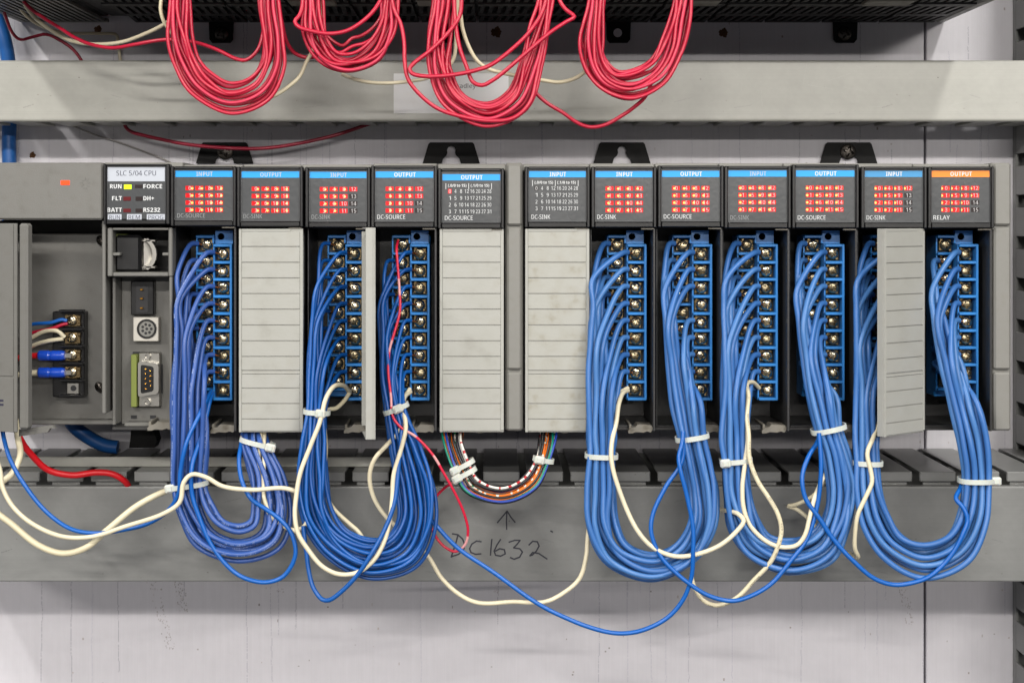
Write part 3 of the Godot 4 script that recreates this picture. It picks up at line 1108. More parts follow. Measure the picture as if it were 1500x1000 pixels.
func build_processor() -> void:
	var t := thing("processor_module", "processor module with lit green run lamp, battery bay and round and nine pin ports", "control module", G(200, 634, -60))
	bezel(t, 152, 249, 240, 328.5, 3.5, 6, 3, 7)
	var disp := MB.new()
	disp.box(G(156, 243.5, -2), G(242, 321, -0.1), 0.0002)
	var panel := part("display", t, [[disp, M.fascia]])
	var b := MB.new()
	b.box(G(157, 244, -0.1), G(241, 265.5, 0.05))
	part("name_card", panel, [[b, M.card]])
	b = MB.new()
	text(b, "SLC 5/04 CPU", 199, 253.5, 7.2, 0.11, 0, 58.0, false)
	part("card_print", panel, [[b, M.print_dark]])
	b = MB.new()
	for e in [["RUN", 177.5, 272.8, 1, 17.0], ["FLT", 178, 290.3, 1, 14.5], ["BATT", 178, 307.3, 1, 21.5], ["FORCE", 209.5, 272.8, -1, 27.5], ["DH+", 209.5, 290.3, -1, 15.5], ["RS232", 209.5, 307.3, -1, 24.5]]:
		text(b, e[0], e[1], e[2], 6.2, 0.0, e[3], e[4])
	part("lettering", panel, [[b, M.print_white]])
	for e in [[181, 270.3, 192, 277, M.led_green], [197.5, 270.5, 208, 275.5, M.led_off], [180, 288, 191, 294, M.led_off_red], [198, 288, 208, 294, M.led_off], [180, 305.5, 191, 311, M.led_off_red], [198, 305.5, 208, 311, M.led_off]]:
		b = MB.new()
		b.box(G(e[0], e[1], -0.4), G(e[2], e[3], 0.1), 0.0001)
		part("led", panel, [[b, e[4]]])
	for e in [["RUN", 157.5, 177.5], ["REM", 185.5, 207], ["PROG", 214.5, 241]]:
		b = MB.new()
		b.box(G(e[1], 313.5, -0.1), G(e[2], 322.5, 0.12))
		var c := part("key_label", panel, [[b, M.card]])
		b = MB.new()
		text(b, e[0], (e[1] + e[2]) * 0.5, 318.2, 6.0, 0.18, 0, (e[2] - e[1]) - 4.5, false)
		part("key_print", c, [[b, M.print_dark]]) if false else part("key_print", panel, [[b, M.print_dark]])
	window_rim(t, 156, 242.5, 243.5, 324)
	# battery bay
	b = MB.new()
	b.box(G(156, 333.5, -40), G(163.5, 405, -1), 0.0005)
	b.box(G(245.5, 333.5, -40), G(251.5, 405, -1), 0.0005)
	b.box(G(163.5, 399, -40), G(245.5, 405, -1.4), 0.0005)
	b.box(G(163.5, 333.5, -40), G(245.5, 337, -1.4), 0.0004)
	b.box(G(161, 370, -6), G(174, 374.5, -2), 0.0003)
	b.box(G(236, 370, -6), G(247, 374.5, -2), 0.0003)
	part("bay_frame", t, [[b, M.supply]])
	b = MB.new()
	b.box(G(163.5, 337, -46), G(245.5, 399, -40.5))
	part("bay_back", t, [[b, M.black]])
	b = MB.new()
	b.box(W(180.5, 342, -40), W(184.5, 398, -10), 0.0002)
	part("circuit_board", t, [[b, M.board]])
	b = MB.new()
	b.box(W(185, 343, -36), W(206, 398.5, -7), 0.0016)
	part("battery_plug", t, [[b, M.black]])
	b = MB.new()
	b.lathe([Vector2(0.0, 0.0), Vector2(0.0088, 0.0), Vector2(0.0094, -0.0006), Vector2(0.0094, -0.010), Vector2(0.0, -0.010)], W(203, 372, -13), Vector3(0.35, 0, 0.94).normalized(), 28)
	part("battery", t, [[b, M.steel]])
	b = MB.new()
	for i in 8:
		var a0 := deg_to_rad(-58 + 14.5 * i)
		var a1 := deg_to_rad(-58 + 14.5 * (i + 1))
		var c := W(202, 372, -14)
		var p := [c + Vector3(cos(a0) * 0.0108, sin(a0) * 0.0095, 0), c + Vector3(cos(a1) * 0.0108, sin(a1) * 0.0095, 0)]
		b.prism(PackedVector2Array([Vector2(cos(a0) * 0.0082, sin(a0) * 0.0086), Vector2(cos(a0) * 0.0104, sin(a0) * 0.0100), Vector2(cos(a1) * 0.0104, sin(a1) * 0.0100), Vector2(cos(a1) * 0.0082, sin(a1) * 0.0086)]), c, Vector3.RIGHT, Vector3.UP, Vector3(0, 0, 0.003))
	b.box(W(200, 350.5, -16), W(227, 354, -11), 0.0003)
	b.box(W(200, 389, -16), W(227, 393, -11), 0.0003)
	part("battery_bracket", t, [[b, M.steel]])
	# lower panel with its side walls and ports
	b = MB.new()
	b.box(G(157.5, 405.5, -60), G(162, 626, -10), 0.0004)
	b.box(G(246.5, 405.5, -60), G(251, 630, -1.2), 0.0005)
	part("side_wall", t, [[b, M.supply]])
	b = MB.new()
	b.box(G(162.2, 405.5, -60), G(246.3, 630, -24), 0.0003)
	part("port_panel", t, [[b, M.supply]])
	b = MB.new()
	b.box(G(172, 624, -23.8), G(250, 633, -14), 0.0006)
	part("bottom_lip", t, [[b, M.supply]])
	b = MB.new()
	b.box(W(195, 411, -24), W(224.5, 461, -17.5), 0.0004)
	var plug := part("three_pin_socket", t, [[b, M.black]])
	b = MB.new()
	b.box(W(199, 415, -17.5), W(216, 457, -17.35))
	part("recess", plug, [[b, M.pit]])
	for y in [424.0, 437.0, 451.0]:
		b = MB.new()
		b.box(W(205.5, y - 1.2, -17.3), W(208.5, y + 1.2, -15.5), 0.0001)
		part("pin", plug, [[b, M.gold]])
	b = MB.new()
	b.box(W(197.5, 463.5, -24), W(232, 500, -18.5), 0.0004)
	var din := part("round_port", t, [[b, M.port]])
	b = MB.new()
	b.lathe([Vector2(0.0, 0.0), Vector2(0.0042, 0.0)], W(214.5, 481.5, -18.3), Vector3.BACK, 24)
	var collar := MB.new()
	collar.lathe([Vector2(0.0042, 0.0), Vector2(0.0042, 0.0005), Vector2(0.0053, 0.0005), Vector2(0.0053, 0.0)], W(214.5, 481.5, -18.45), Vector3.BACK, 28)
	part("collar", din, [[collar, M.black]])
	part("insert", din, [[b, M.chassis]])
	b = MB.new()
	for i in 8:
		var a := TAU * i / 7.0
		var r := 6.6 if i < 7 else 0.0
		b.lathe([Vector2(0.0, 0.0001), Vector2(0.0008, 0.0001)], W(214.5 + cos(a) * r, 481.5 + sin(a) * r, -18.3), Vector3.BACK, 8)
	part("contact_holes", din, [[b, M.pit]])
	# nine pin port
	b = MB.new()
	b.box(W(192, 533, -24), W(238, 576, -23.4))
	b.box(W(194.5, 515, -24), W(234.5, 596.5, -23.3))
	part("cutout", t, [[b, M.pit]])
	b = MB.new()
	b.box(W(195.5, 518, -23), W(199.5, 596, -16), 0.0002)
	part("circuit_board", t, [[b, M.board]])
	b = MB.new()
	b.box(W(204, 515.5, -23), W(234, 596, -20), 0.0005)
	b.prism(_rounded([Vector2(203, 528), Vector2(233, 532), Vector2(233, 576), Vector2(203, 581)], 5.0), W(0, 0, -20) - Vector3(W(0, 0, -20).x, W(0, 0, -20).y, 0), Vector3.RIGHT, Vector3.UP, Vector3(0, 0, 0.0045))
	var port := part("nine_pin_port", t, [[b, M.steel]])
	b = MB.new()
	b.prism(_rounded([Vector2(207, 533), Vector2(226, 536), Vector2(226, 572), Vector2(207, 576)], 4.0), Vector3(0, 0, -0.01545), Vector3.RIGHT, Vector3.UP, Vector3(0, 0, 0.0001))
	part("insert", port, [[b, M.black]])
	for i in 9:
		var row := 0 if i < 5 else 1
		var kk := i if i < 5 else i - 5
		b = MB.new()
		var pc := W(213.0 + row * 7.0, 540.5 + kk * 7.2 + row * 3.0, -15.2)
		b.lathe([Vector2(0.0, 0.0009), Vector2(0.0004, 0.0007), Vector2(0.0004, 0.0)], pc, Vector3.BACK, 8)
		part("pin", port, [[b, M.gold]])
	for y in [521.5, 588.5]:
		b = MB.new()
		b.lathe([Vector2(0.0011, 0.0022), Vector2(0.0019, 0.0022), Vector2(0.0020, 0.0018), Vector2(0.0020, 0.0)], W(215.5, y, -20), Vector3.BACK, 6)
		b.lathe([Vector2(0.0, 0.0006), Vector2(0.0011, 0.0006), Vector2(0.0011, 0.0022)], W(215.5, y, -20), Vector3.BACK, 12)
		part("jack_post", port, [[b, M.steel]])
	for x in [195.0, 223.0]:
		b = MB.new()
		b.box(W(x - 3.5, 608, -24), W(x + 5, 613, -23.6))
		part("vent_slot", t, [[b, M.pit]])
	part("door_latch", t, [[_clip(213, 622), M.clip]])

func _rounded(poly: Array, r: float) -> PackedVector2Array:
	# rounded outline given in grid units at depth about -20
	var out := PackedVector2Array()
	var n := poly.size()
	for i in n:
		var p: Vector2 = poly[i]
		var a: Vector2 = (poly[(i + n - 1) % n] - p).normalized()
		var c: Vector2 = (poly[(i + 1) % n] - p).normalized()
		for k in 4:
			var u := k / 3.0
			var q := (p + a * r).lerp(p, u).lerp(p.lerp(p + c * r, u), u)
			var w := W(q.x, q.y, -18)
			out.append(Vector2(w.x, w.y))
	return out

func _clip(x: float, y: float) -> MB:
	# dusty moulded latch at the foot of a module
	var b := MB.new()
	var o := G(x, y, -16)
	b.prism(PackedVector2Array([Vector2(0, -10), Vector2(0, -6), Vector2(4, -2), Vector2(10, -1), Vector2(14, 3), Vector2(34, 2), Vector2(37, -4), Vector2(33, -9), Vector2(28, -7), Vector2(22, -9), Vector2(12, -8), Vector2(6, -10)]), o, Vector3.RIGHT * K, Vector3.UP * K, Vector3(0, 0, 0.012))
	b.box(G(x + 1, y - 3, -30), G(x + 5, y + 8, -5), 0.0004)
	b.box(G(x + 9, y + 4, -34), G(x + 35, y + 7.5, -16), 0.0004)
	return b

# ------------------------------------------------------------------ input and output modules
const SLOTS := [
	# left, right, top, bottom of the face, strip top, word, kind, strip colour, dim print, unlit numbers, door (0 shut, 1 none in view, 2 open edge-on, 3 half open)
	[250, 346, 243.5, 331, 250.0, "INPUT", "DC-SOURCE", "blue", true, [], 1, 16],
	[347, 444, 244, 332, 251.0, "OUTPUT", "DC-SINK", "blue", true, [], 0, 16],
	[447, 542.5, 244.5, 333, 251.5, "INPUT", "DC-SINK", "blue", true, [13, 14, 15], 2, 16],
	[543.5, 640.5, 242.5, 333, 251.0, "OUTPUT", "DC-SOURCE", "blue", false, [14, 15], 1, 16],
	[641.5, 738.5, 246.5, 334.5, 255.0, "OUTPUT", "DC-SOURCE", "blue", false, [], 0, 32],
	[768.5, 864, 244, 333, 250.5, "INPUT", "DC-SINK", "blue", false, [], 0, 32],
	[866, 961.5, 244, 333, 250.5, "INPUT", "DC-SINK", "blue", false, [], 1, 16],
	[963.5, 1060, 242.5, 332.5, 250.0, "OUTPUT", "DC-SOURCE", "blue", false, [], 1, 16],
	[1061, 1158.5, 243, 334, 249.5, "INPUT", "DC-SINK", "blue", true, [], 1, 16],
	[1160, 1258, 241, 334, 249.5, "OUTPUT", "DC-SOURCE", "blue", false, [], 1, 16],
	[1261, 1357.5, 244, 334, 250.0, "INPUT", "DC-SINK", "pale", false, [13, 14, 15], 3, 16],
	[1359, 1456, 244, 334, 250.0, "OUTPUT", "RELAY", "orange", false, [14, 15], 1, 16],
]
const LABELS := [
	"input module marked DC-SOURCE with all red lamps lit, next to the processor module",
	"output module marked DC-SINK with closed beige door and violet blue wires below",
	"input module with numbers 13 to 15 unlit and its narrow door standing open edge-on",
	"output module marked DC-SOURCE with a thin red wire down its terminal block",
	"output module with thirty-two numbers, only zero lit, and closed beige door",
	"input module with thirty-two unlit numbers and closed beige door",
	"input module whose bottom terminal holds two cream wires, beside the shut door",
	"output module with scuffed blue OUTPUT strip and all red lamps lit",
	"input module with dusty faded face print and a cream wire at its foot",
	"output module marked DC-SOURCE with clean blue strip, beside the half open door",
	"input module with pale blue strip and its beige door swung half open",
	"relay output module with orange strip at the end of the rack",
]

var door_mesh: ArrayMesh
var strip_meshes := []
var edge_screw: ArrayMesh
var dull_screw: ArrayMesh
var block_meshes := []

func module_x(i: int) -> float:
	return SLOTS[i][0]

# screw centre of terminal k in column c (0 left and deeper, 1 right and proud)
func terminal(i: int, c: int, k: int) -> Vector3:
	var x: float = module_x(i) + (69.2 if c == 1 else 42.8)
	var y: float = (372.6 if c == 1 else 359.8) + 25.35 * k
	return G(x, y, -14.5 if c == 1 else -20.0)

func build_block_mesh() -> void:
	# terminal block around x = 0 (module left edge), in module plan coordinates
	var b := MB.new()
	var o := Vector3((0 - 720.0) * K, 0, 0)
	var g := func(x: float, y: float, z: float) -> Vector3: return G(x + 720.0, y, z)
	b.box(g.call(28, 345, -40), g.call(84, 588, -24), 0.0005)
	# right column: outer wall, inner wall, barriers
	b.box(g.call(81, 358, -24), g.call(84.6, 590, -11), 0.0004)
	b.box(g.call(55, 358, -24), g.call(57.6, 590, -13.5), 0.0004)
	for k in 10:
		var y := 359.9 + 25.35 * k
		b.box(g.call(56, y - 2.1, -24), g.call(82, y + 2.1, -11.2), 0.0004)
	# left column, set deeper
	b.box(g.call(27, 346, -28), g.call(29.4, 578, -19), 0.0004)
	for k in 10:
		var y := 347.1 + 25.35 * k
		b.box(g.call(28, y - 1.9, -28), g.call(55, y + 1.9, -16.6), 0.0004)
	b.box(g.call(52.5, 344.5, -28), g.call(55.2, 357, -16.5), 0.0003)
	# top ear with its hole
	b.prism(_ring_plate(), Vector3(0, 0, -0.022), Vector3.RIGHT, Vector3.UP, Vector3(0, 0, 0.003))
	var pit := MB.new()
	for k in 9:
		var yr := 372.6 + 25.35 * k
		pit.box(g.call(57.6, yr - 10.4, -24), g.call(81, yr + 10.4, -19.5))
		var yl := 359.8 + 25.35 * k
		pit.box(g.call(29.5, yl - 10.6, -28), g.call(54.5, yl + 10.6, -23.5))
	pit.box(g.call(56, 338, -34), g.call(82, 358, -25))
	var plate := MB.new()
	for k in 9:
		for c in 2:
			var x := 69.2 if c == 1 else 42.8
			var y := (372.6 if c == 1 else 359.8) + 25.35 * k
			var z := -19.4 if c == 1 else -23.4
			var w := 9.6
			plate.box(g.call(x - w, y - 8.4, z), g.call(x + w, y + 8.4, z + 1.6), 0.0004)
			plate.box(g.call(x - w + 1, y - 9.6, z + 1.6), g.call(x - w + 5, y - 6.4, z + 3.0), 0.0002)
			plate.box(g.call(x + w - 5, y + 5.4, z + 1.6), g.call(x + w - 1, y + 9.0, z + 3.0), 0.0002)
	block_meshes.append(make_mesh([[b, M.block], [pit, M.pit], [plate, M.brass]]))

func _ring_plate() -> PackedVector2Array:
	var p := PackedVector2Array()
	var f := func(x: float, y: float) -> Vector2: return Vector2(x * K, (320.0 - y) * K)
	for e in [[56, 338], [82, 338], [82, 357.5], [56, 357.5], [56, 347.1]]:
		p.append(f.call(e[0], e[1]))
	for i in 17:
		var a := PI + TAU * i / 16.0
		p.append(f.call(64.5 + cos(a) * 5.2, 347.0 + sin(a) * 5.2 - (0.02 if i == 0 else 0.0)))
	p.append(f.call(56, 346.9))
	return p

func build_doors_mesh() -> void:
	# hinge at x = 0, free edge at x = -94; height measured down from the top edge
	var k := K
	var b := MB.new()
	b.box(Vector3(-94 * k, -298 * k, -0.0016), Vector3(0, 0, -0.0007), 0.0003)
	b.box(Vector3(-94 * k, -298 * k, -0.0050), Vector3(-91.6 * k, 0, -0.0014), 0.0003)
	b.box(Vector3(-2.4 * k, -290 * k, -0.0050), Vector3(0, -6 * k, -0.0014), 0.0003)
	b.box(Vector3(-91 * k, -298 * k, -0.0050), Vector3(-17 * k, -295.6 * k, -0.0014), 0.0003)
	b.box(Vector3(-91 * k, -2.4 * k, -0.0050), Vector3(-17 * k, 0, -0.0014), 0.0003)
	# raised borders round the writing strips
	b.box(Vector3(-94 * k, -298 * k, -0.0007), Vector3(-90 * k, 0, 0.0), 0.0002)
	b.box(Vector3(-4.6 * k, -295 * k, -0.0007), Vector3(0, -4 * k, 0.0), 0.0002)
	b.box(Vector3(-89.8 * k, -4 * k, -0.0007), Vector3(-18 * k, 0, 0.0), 0.0002)
	b.box(Vector3(-89.8 * k, -212.4 * k, -0.0007), Vector3(-4.8 * k, -210.6 * k, 0.0), 0.0002)
	door_mesh = make_mesh([[b, M.door]])
	var ys := [4.2, 27.3, 50.4, 73.3, 96.2, 119.0, 142.2, 165.4, 188.2, 208.6]
	var y2 := [213.2, 234.6, 257.2, 279.8, 297.5]
	for a in [ys, y2]:
		for i in a.size() - 1:
			for m in [M.door, M.door_soiled]:
				var s := MB.new()
				s.box(Vector3(-89.7 * k, -(a[i + 1] - 1.7) * k, -0.0006), Vector3(-4.8 * k, -a[i] * k, -0.00008), 0.0002)
				strip_meshes.append(make_mesh([[s, m]]))

func add_door(t: Node, at: Vector3, angle: float, soiled: bool) -> void:
	var d := inst("door", door_mesh, t, at - origin_of(t), Vector3(0, angle, 0))
	for i in strip_meshes.size():
		if (i % 2 == 1) == soiled:
			inst("label_strip", strip_meshes[i], d)

func build_modules() -> void:
	build_block_mesh()
	build_doors_mesh()
	edge_screw = screw_mesh(0.0029, M.screw)
	dull_screw = screw_mesh(0.0029, M.screw_dull)
	for i in SLOTS.size():
		build_module(i)

func plate_with_holes(b: MB, x0: float, x1: float, y0: float, y1: float, xs: Array, ys: Array, z: float) -> void:
	var cx := [x0]
	for e in xs:
		cx.append(e[0]); cx.append(e[1])
	cx.append(x1)
	var cy := [y0]
	for e in ys:
		cy.append(e[0]); cy.append(e[1])
	cy.append(y1)
	for i in cx.size() - 1:
		for j in cy.size() - 1:
			if i % 2 == 1 and j % 2 == 1:
				# walls of the opening
				var a := G(cx[i], cy[j], z)
				var c := G(cx[i + 1], cy[j + 1], z)
				var dz := Vector3(0, 0, -0.0022)
				var p1 := Vector3(c.x, a.y, a.z)
				var p2 := Vector3(a.x, c.y, a.z)
				b.quad(a, p1, p1 + dz, a + dz, Vector3.DOWN)
				b.quad(p2, c, c + dz, p2 + dz, Vector3.UP)
				b.quad(a, p2, p2 + dz, a + dz, Vector3.RIGHT)
				b.quad(p1, c, c + dz, p1 + dz, Vector3.LEFT)
				continue
			b.quad(G(cx[i], cy[j], z), G(cx[i + 1], cy[j], z), G(cx[i + 1], cy[j + 1], z), G(cx[i], cy[j + 1], z), Vector3.BACK)

func build_module(i: int) -> void:
	var s: Array = SLOTS[i]
	var x0: float = s[0]
	var x1: float = s[1]
	var y0: float = s[2]
	var y1: float = s[3]
	var t := thing("input_module" if s[5] == "INPUT" else "output_module", LABELS[i], "control module", G((x0 + x1) / 2, 634, -60))
	bezel(t, x0, x1, y0, y1, 5, 4.5, 4, 8)
	var xa := x0 + 5.0
	var xb := x1 - 4.5
	var ya := y0 + 4.0
	var yb := y1 - 8.0
	var disp := MB.new()
	var st: float = s[4]
	var xs := []
	var ys := []
	var wide: bool = s[11] == 16
	if wide:
		for c in 4:
			var cx := x0 + 27.0 + c * 14.4
			xs.append([cx - 6.0, cx + 6.0])
		for r in 4:
			var cy := st + 25.4 + r * 10.6
			ys.append([cy - 3.4, cy + 3.4])
		plate_with_holes(disp, xa, xb, ya, yb, xs, ys, -0.2)
	else:
		xs.append([x0 + 14.5, x0 + 20.0])
		ys.append([st + 21.5, st + 28.5])
		plate_with_holes(disp, xa, xb, ya, yb, xs, ys, -0.2)
	var panel := part("display", t, [[disp, M.fascia]])
	var b := MB.new()
	b.box(G(x0 + 6.5, st, -0.2), G(x1 - 5.0, st + 9.2, -0.05))
	part("title_strip", panel, [[b, M["strip_" + s[7]]]])
	window_rim(t, x0 + 5.2, x1 - 4.7, y0 + 4.2, y1 - 8.2)
	var dim := MB.new()
	var title := MB.new()
	text(title, s[5], (x0 + x1) / 2 + 1.0, st + 4.6, 6.4, 0.0, 0, 24.0 if s[5] == "INPUT" else 31.5)
	text(dim, s[6], x0 + (10.0 if not wide else 9.0), y1 - 15.5, 6.2, -0.12, -1, {"DC-SINK": 27.5, "DC-SOURCE": 41.0, "RELAY": 24.0}[s[6]], false)
	var nums := MB.new()
	if wide:
		for c in 4:
			for r in 4:
				var v := c * 4 + r
				var cx := x0 + 27.0 + c * 14.4
				var cy := st + 25.4 + r * 10.6
				text(nums, str(v), cx + 0.6, cy, 5.6, 0.02, 0, 0.0, false)
				var lit: bool = not (v in s[9])
				var pane := MB.new()
				pane.box(G(cx - 5.95, cy - 3.35, -0.75), G(cx + 5.95, cy + 3.35, -0.35), 0.00005)
				if lit:
					var chip := MB.new()
					var zc := -7.5
					var faint: bool = (i == 2 and v >= 10) or (i == 3 and v >= 10)
					if not faint:
						chip.lathe([Vector2(0.0, 0.0006), Vector2(0.0004, 0.0005), Vector2(0.0007, 0.0)], G(cx, cy, zc), Vector3.BACK, 10)
					part("led", panel, [[pane, M.led_pane], [chip, M.led_chip]])
				else:
					part("led", panel, [[pane, M.led_off]])
	else:
		for c in 8:
			for r in 4:
				text(nums, str(c * 4 + r), x0 + 17.4 + c * 8.25, st + 25.0 + r * 9.9, 5.4, 0.0, 0, 2.9 if c * 4 + r < 10 else 6.0, false)
		text(nums, "(.0/0 to 15)", x0 + 28.2, st + 17.0, 5.0, 0.0, 0, 27.0)
		text(nums, "(.1/0 to 15)", x0 + 61.5, st + 17.0, 5.0, 0.0, 0, 27.0)
		for x in [11.5, 45.0, 78.5]:
			nums.box(G(x0 + x - 0.4, st + 13.5, -0.15), G(x0 + x + 0.4, st + 22.0, -0.02))
		var pane := MB.new()
		pane.box(G(x0 + 14.6, st + 21.6, -0.75), G(x0 + 19.9, st + 28.4, -0.35))
		part("led", panel, [[pane, M.led_pane if i == 4 else M.led_off]])
	part("title_print", panel, [[title, M.print_faded if s[8] else M.print_white]])
	part("type_print", panel, [[dim, M.print_dim if s[8] else M.print_white]])
	part("number_print", panel, [[nums, M.print_white if not wide else M.print_number]])
	# housing below the face
	b = MB.new()
	b.box(G(x0 + 0.4, y1 + 1.0, -60), G(x0 + 2.4, 631, -9), 0.0003)
	b.box(G(x0 + 2.6, y1 + 1.0, -60), G(x1 - 5.0, 631, -52))
	b.box(G(x0 + 2.6, 626.0, -51.5), G(x1 - 5.0, 631, -10), 0.0004)
	b.box(G(x0 + 2.6, y1 + 0.6, -51.5), G(x1 - 5.0, y1 + 3.0, -28), 0.0003)
	part("housing", t, [[b, M.housing]])
	b = MB.new()
	b.box(G(x1 - 4.4, y1 + 1.0, -60), G(x1 - 0.8, 632, -1.2), 0.0004)
	part("side_wall", t, [[b, M.housing]])
	b = MB.new()
	b.box(G(x1 - 22, y1 + 0.8, -3), G(x1 - 3.0, y1 + 3.2, -0.6), 0.0003)
	part("door_stop", t, [[b, M.clip]])
	part("door_latch", t, [[_clip(x1 - 40, 626), M.clip]])
	for x in [x0 + 30.0, x0 + 56.0]:
		b = MB.new()
		b.box(G(x, 602, -52), G(x + 9, 608, -51.6))
		part("vent_slot", t, [[b, M.pit]])
	# terminal block, unless a shut door hides it
	if s[10] != 0:
		var bl := inst("terminal_block", block_meshes[0], t, Vector3((x0 - 720.0) * K, 0, 0) - origin_of(t))
		for c in 2:
			for k in 9:
				inst("screw", edge_screw if rng.randf() < 0.6 else dull_screw, bl, terminal(i, c, k) + Vector3(rng.randf_range(-0.0002, 0.0002), rng.randf_range(-0.0002, 0.0002), rng.randf_range(-0.0005, 0.0004)) - origin_of(bl), Vector3(rng.randf_range(-0.2, 0.16), rng.randf_range(-0.18, 0.18), rng.randf() * 3.14))
	if s[10] == 0:
		add_door(t, G(x1 - 0.5, 335.0, 0.0), 0.0, i == 5)
	elif s[10] == 2:
		add_door(t, G(x1 + 1.0, 333.0, 0.0), deg_to_rad(98.0), false)
	elif s[10] == 3:
		add_door(t, G(x1 - 2.0, 334.5, 0.0), deg_to_rad(39.0), false)

# ------------------------------------------------------------------ wires
func wire_part(parent: Node, called: String, pts: Array, dia: float, m: Material, stub := Vector3.INF, stub2 := Vector3.INF, z_ref := 0.0) -> MeshInstance3D:
	var sp := spline(pts)
	var b := MB.new()
	b.tube(sp, dia * K * 0.5, 10, 0.045, rng.randf() * 5.0)
	var surfs := [[b, m]]
	var cb := MB.new()
	for e in [[stub, 0], [stub2, 1]]:
		if e[0] != Vector3.INF:
			var tip: Vector3 = pts[0] if e[1] == 0 else pts[-1]
			cb.tube(PackedVector3Array([tip, tip.lerp(e[0], 0.6), e[0]]), 0.00065, 6)
	if cb.v.size():
		surfs.append([cb, M.copper])
	return part(called, parent, surfs)

# stations: [x, y, ax, ay, z mm, half depth mm, tie?]; o in -1..1 runs along (ax, ay), l in -1..1 along z
func station_point(s: Array, o: float, l: float) -> Vector3:
	return W(s[0] + s[2] * o, s[1] + s[3] * o, s[4] + s[5] * l)

func make_ties(parent: Node, ties: Array) -> void:
	for e in ties:
		# [x, y, half width, half depth mm, z, tilt deg, head dx, head side (front 1)]
		var c := W(e[0], e[1], e[4])
		var ax := Vector3(cos(deg_to_rad(e[5])), -sin(deg_to_rad(e[5])), 0)
		var ay := Vector3(-ax.y, ax.x, 0)
		var bw := 3.6 * K
		var th := 0.0007
		var ra: float = e[2] * K
		var rb: float = e[3] * 0.001
		var b := MB.new()
		var n := 28
		for i in n:
			var q := []
			for a in [TAU * i / n, TAU * (i + 1) / n]:
				var ca := signf(cos(a)) * pow(absf(cos(a)), 0.7)
				var sa := signf(sin(a)) * pow(absf(sin(a)), 0.7)
				var d := (ax * ca * ra + Vector3(0, 0, sa * rb))
				var nr := (ax * ca / ra + Vector3(0, 0, sa / rb)).normalized()
				q.append([c + d, nr])
			var p0: Vector3 = q[0][0]
			var p1: Vector3 = q[1][0]
			var n0: Vector3 = q[0][1]
			var n1: Vector3 = q[1][1]
			b.stri([p0 + n0 * th - ay * bw, p1 + n1 * th - ay * bw, p1 + n1 * th + ay * bw], [n0, n1, n1], [Vector2(0, 0), Vector2(1, 0), Vector2(1, 1)])
			b.stri([p0 + n0 * th - ay * bw, p1 + n1 * th + ay * bw, p0 + n0 * th + ay * bw], [n0, n1, n0], [Vector2(0, 0), Vector2(1, 1), Vector2(0, 1)])
			b.quad(p0 + ay * bw, p1 + ay * bw, p1 + n1 * th + ay * bw, p0 + n0 * th + ay * bw, ay)
			b.quad(p0 - ay * bw, p1 - ay * bw, p1 + n1 * th - ay * bw, p0 + n0 * th - ay * bw, -ay)
			b.quad(p0 - ay * bw, p1 - ay * bw, p1 + ay * bw, p0 + ay * bw, -n0)
		var tie := part("cable_tie", parent, [[b, M.nylon]])
		if e[6] != null:
			var hb := MB.new()
			hb.box(Vector3(-7.5 * K, -6.0 * K, -0.0012), Vector3(7.5 * K, 6.0 * K, 0.0022), 0.0007)
			hb.box(Vector3(-4.0 * K, -3.6 * K, 0.0022), Vector3(3.0 * K, 3.6 * K, 0.0028), 0.0003)
			var hd := inst("tie_head", make_mesh([[hb, M.nylon]]), tie, c + ax * float(e[6]) * K + Vector3(0, 0, rb * float(e[7])) - origin_of(tie), Vector3(0, 0, -deg_to_rad(e[5])))
			hd.name = "tie_head"

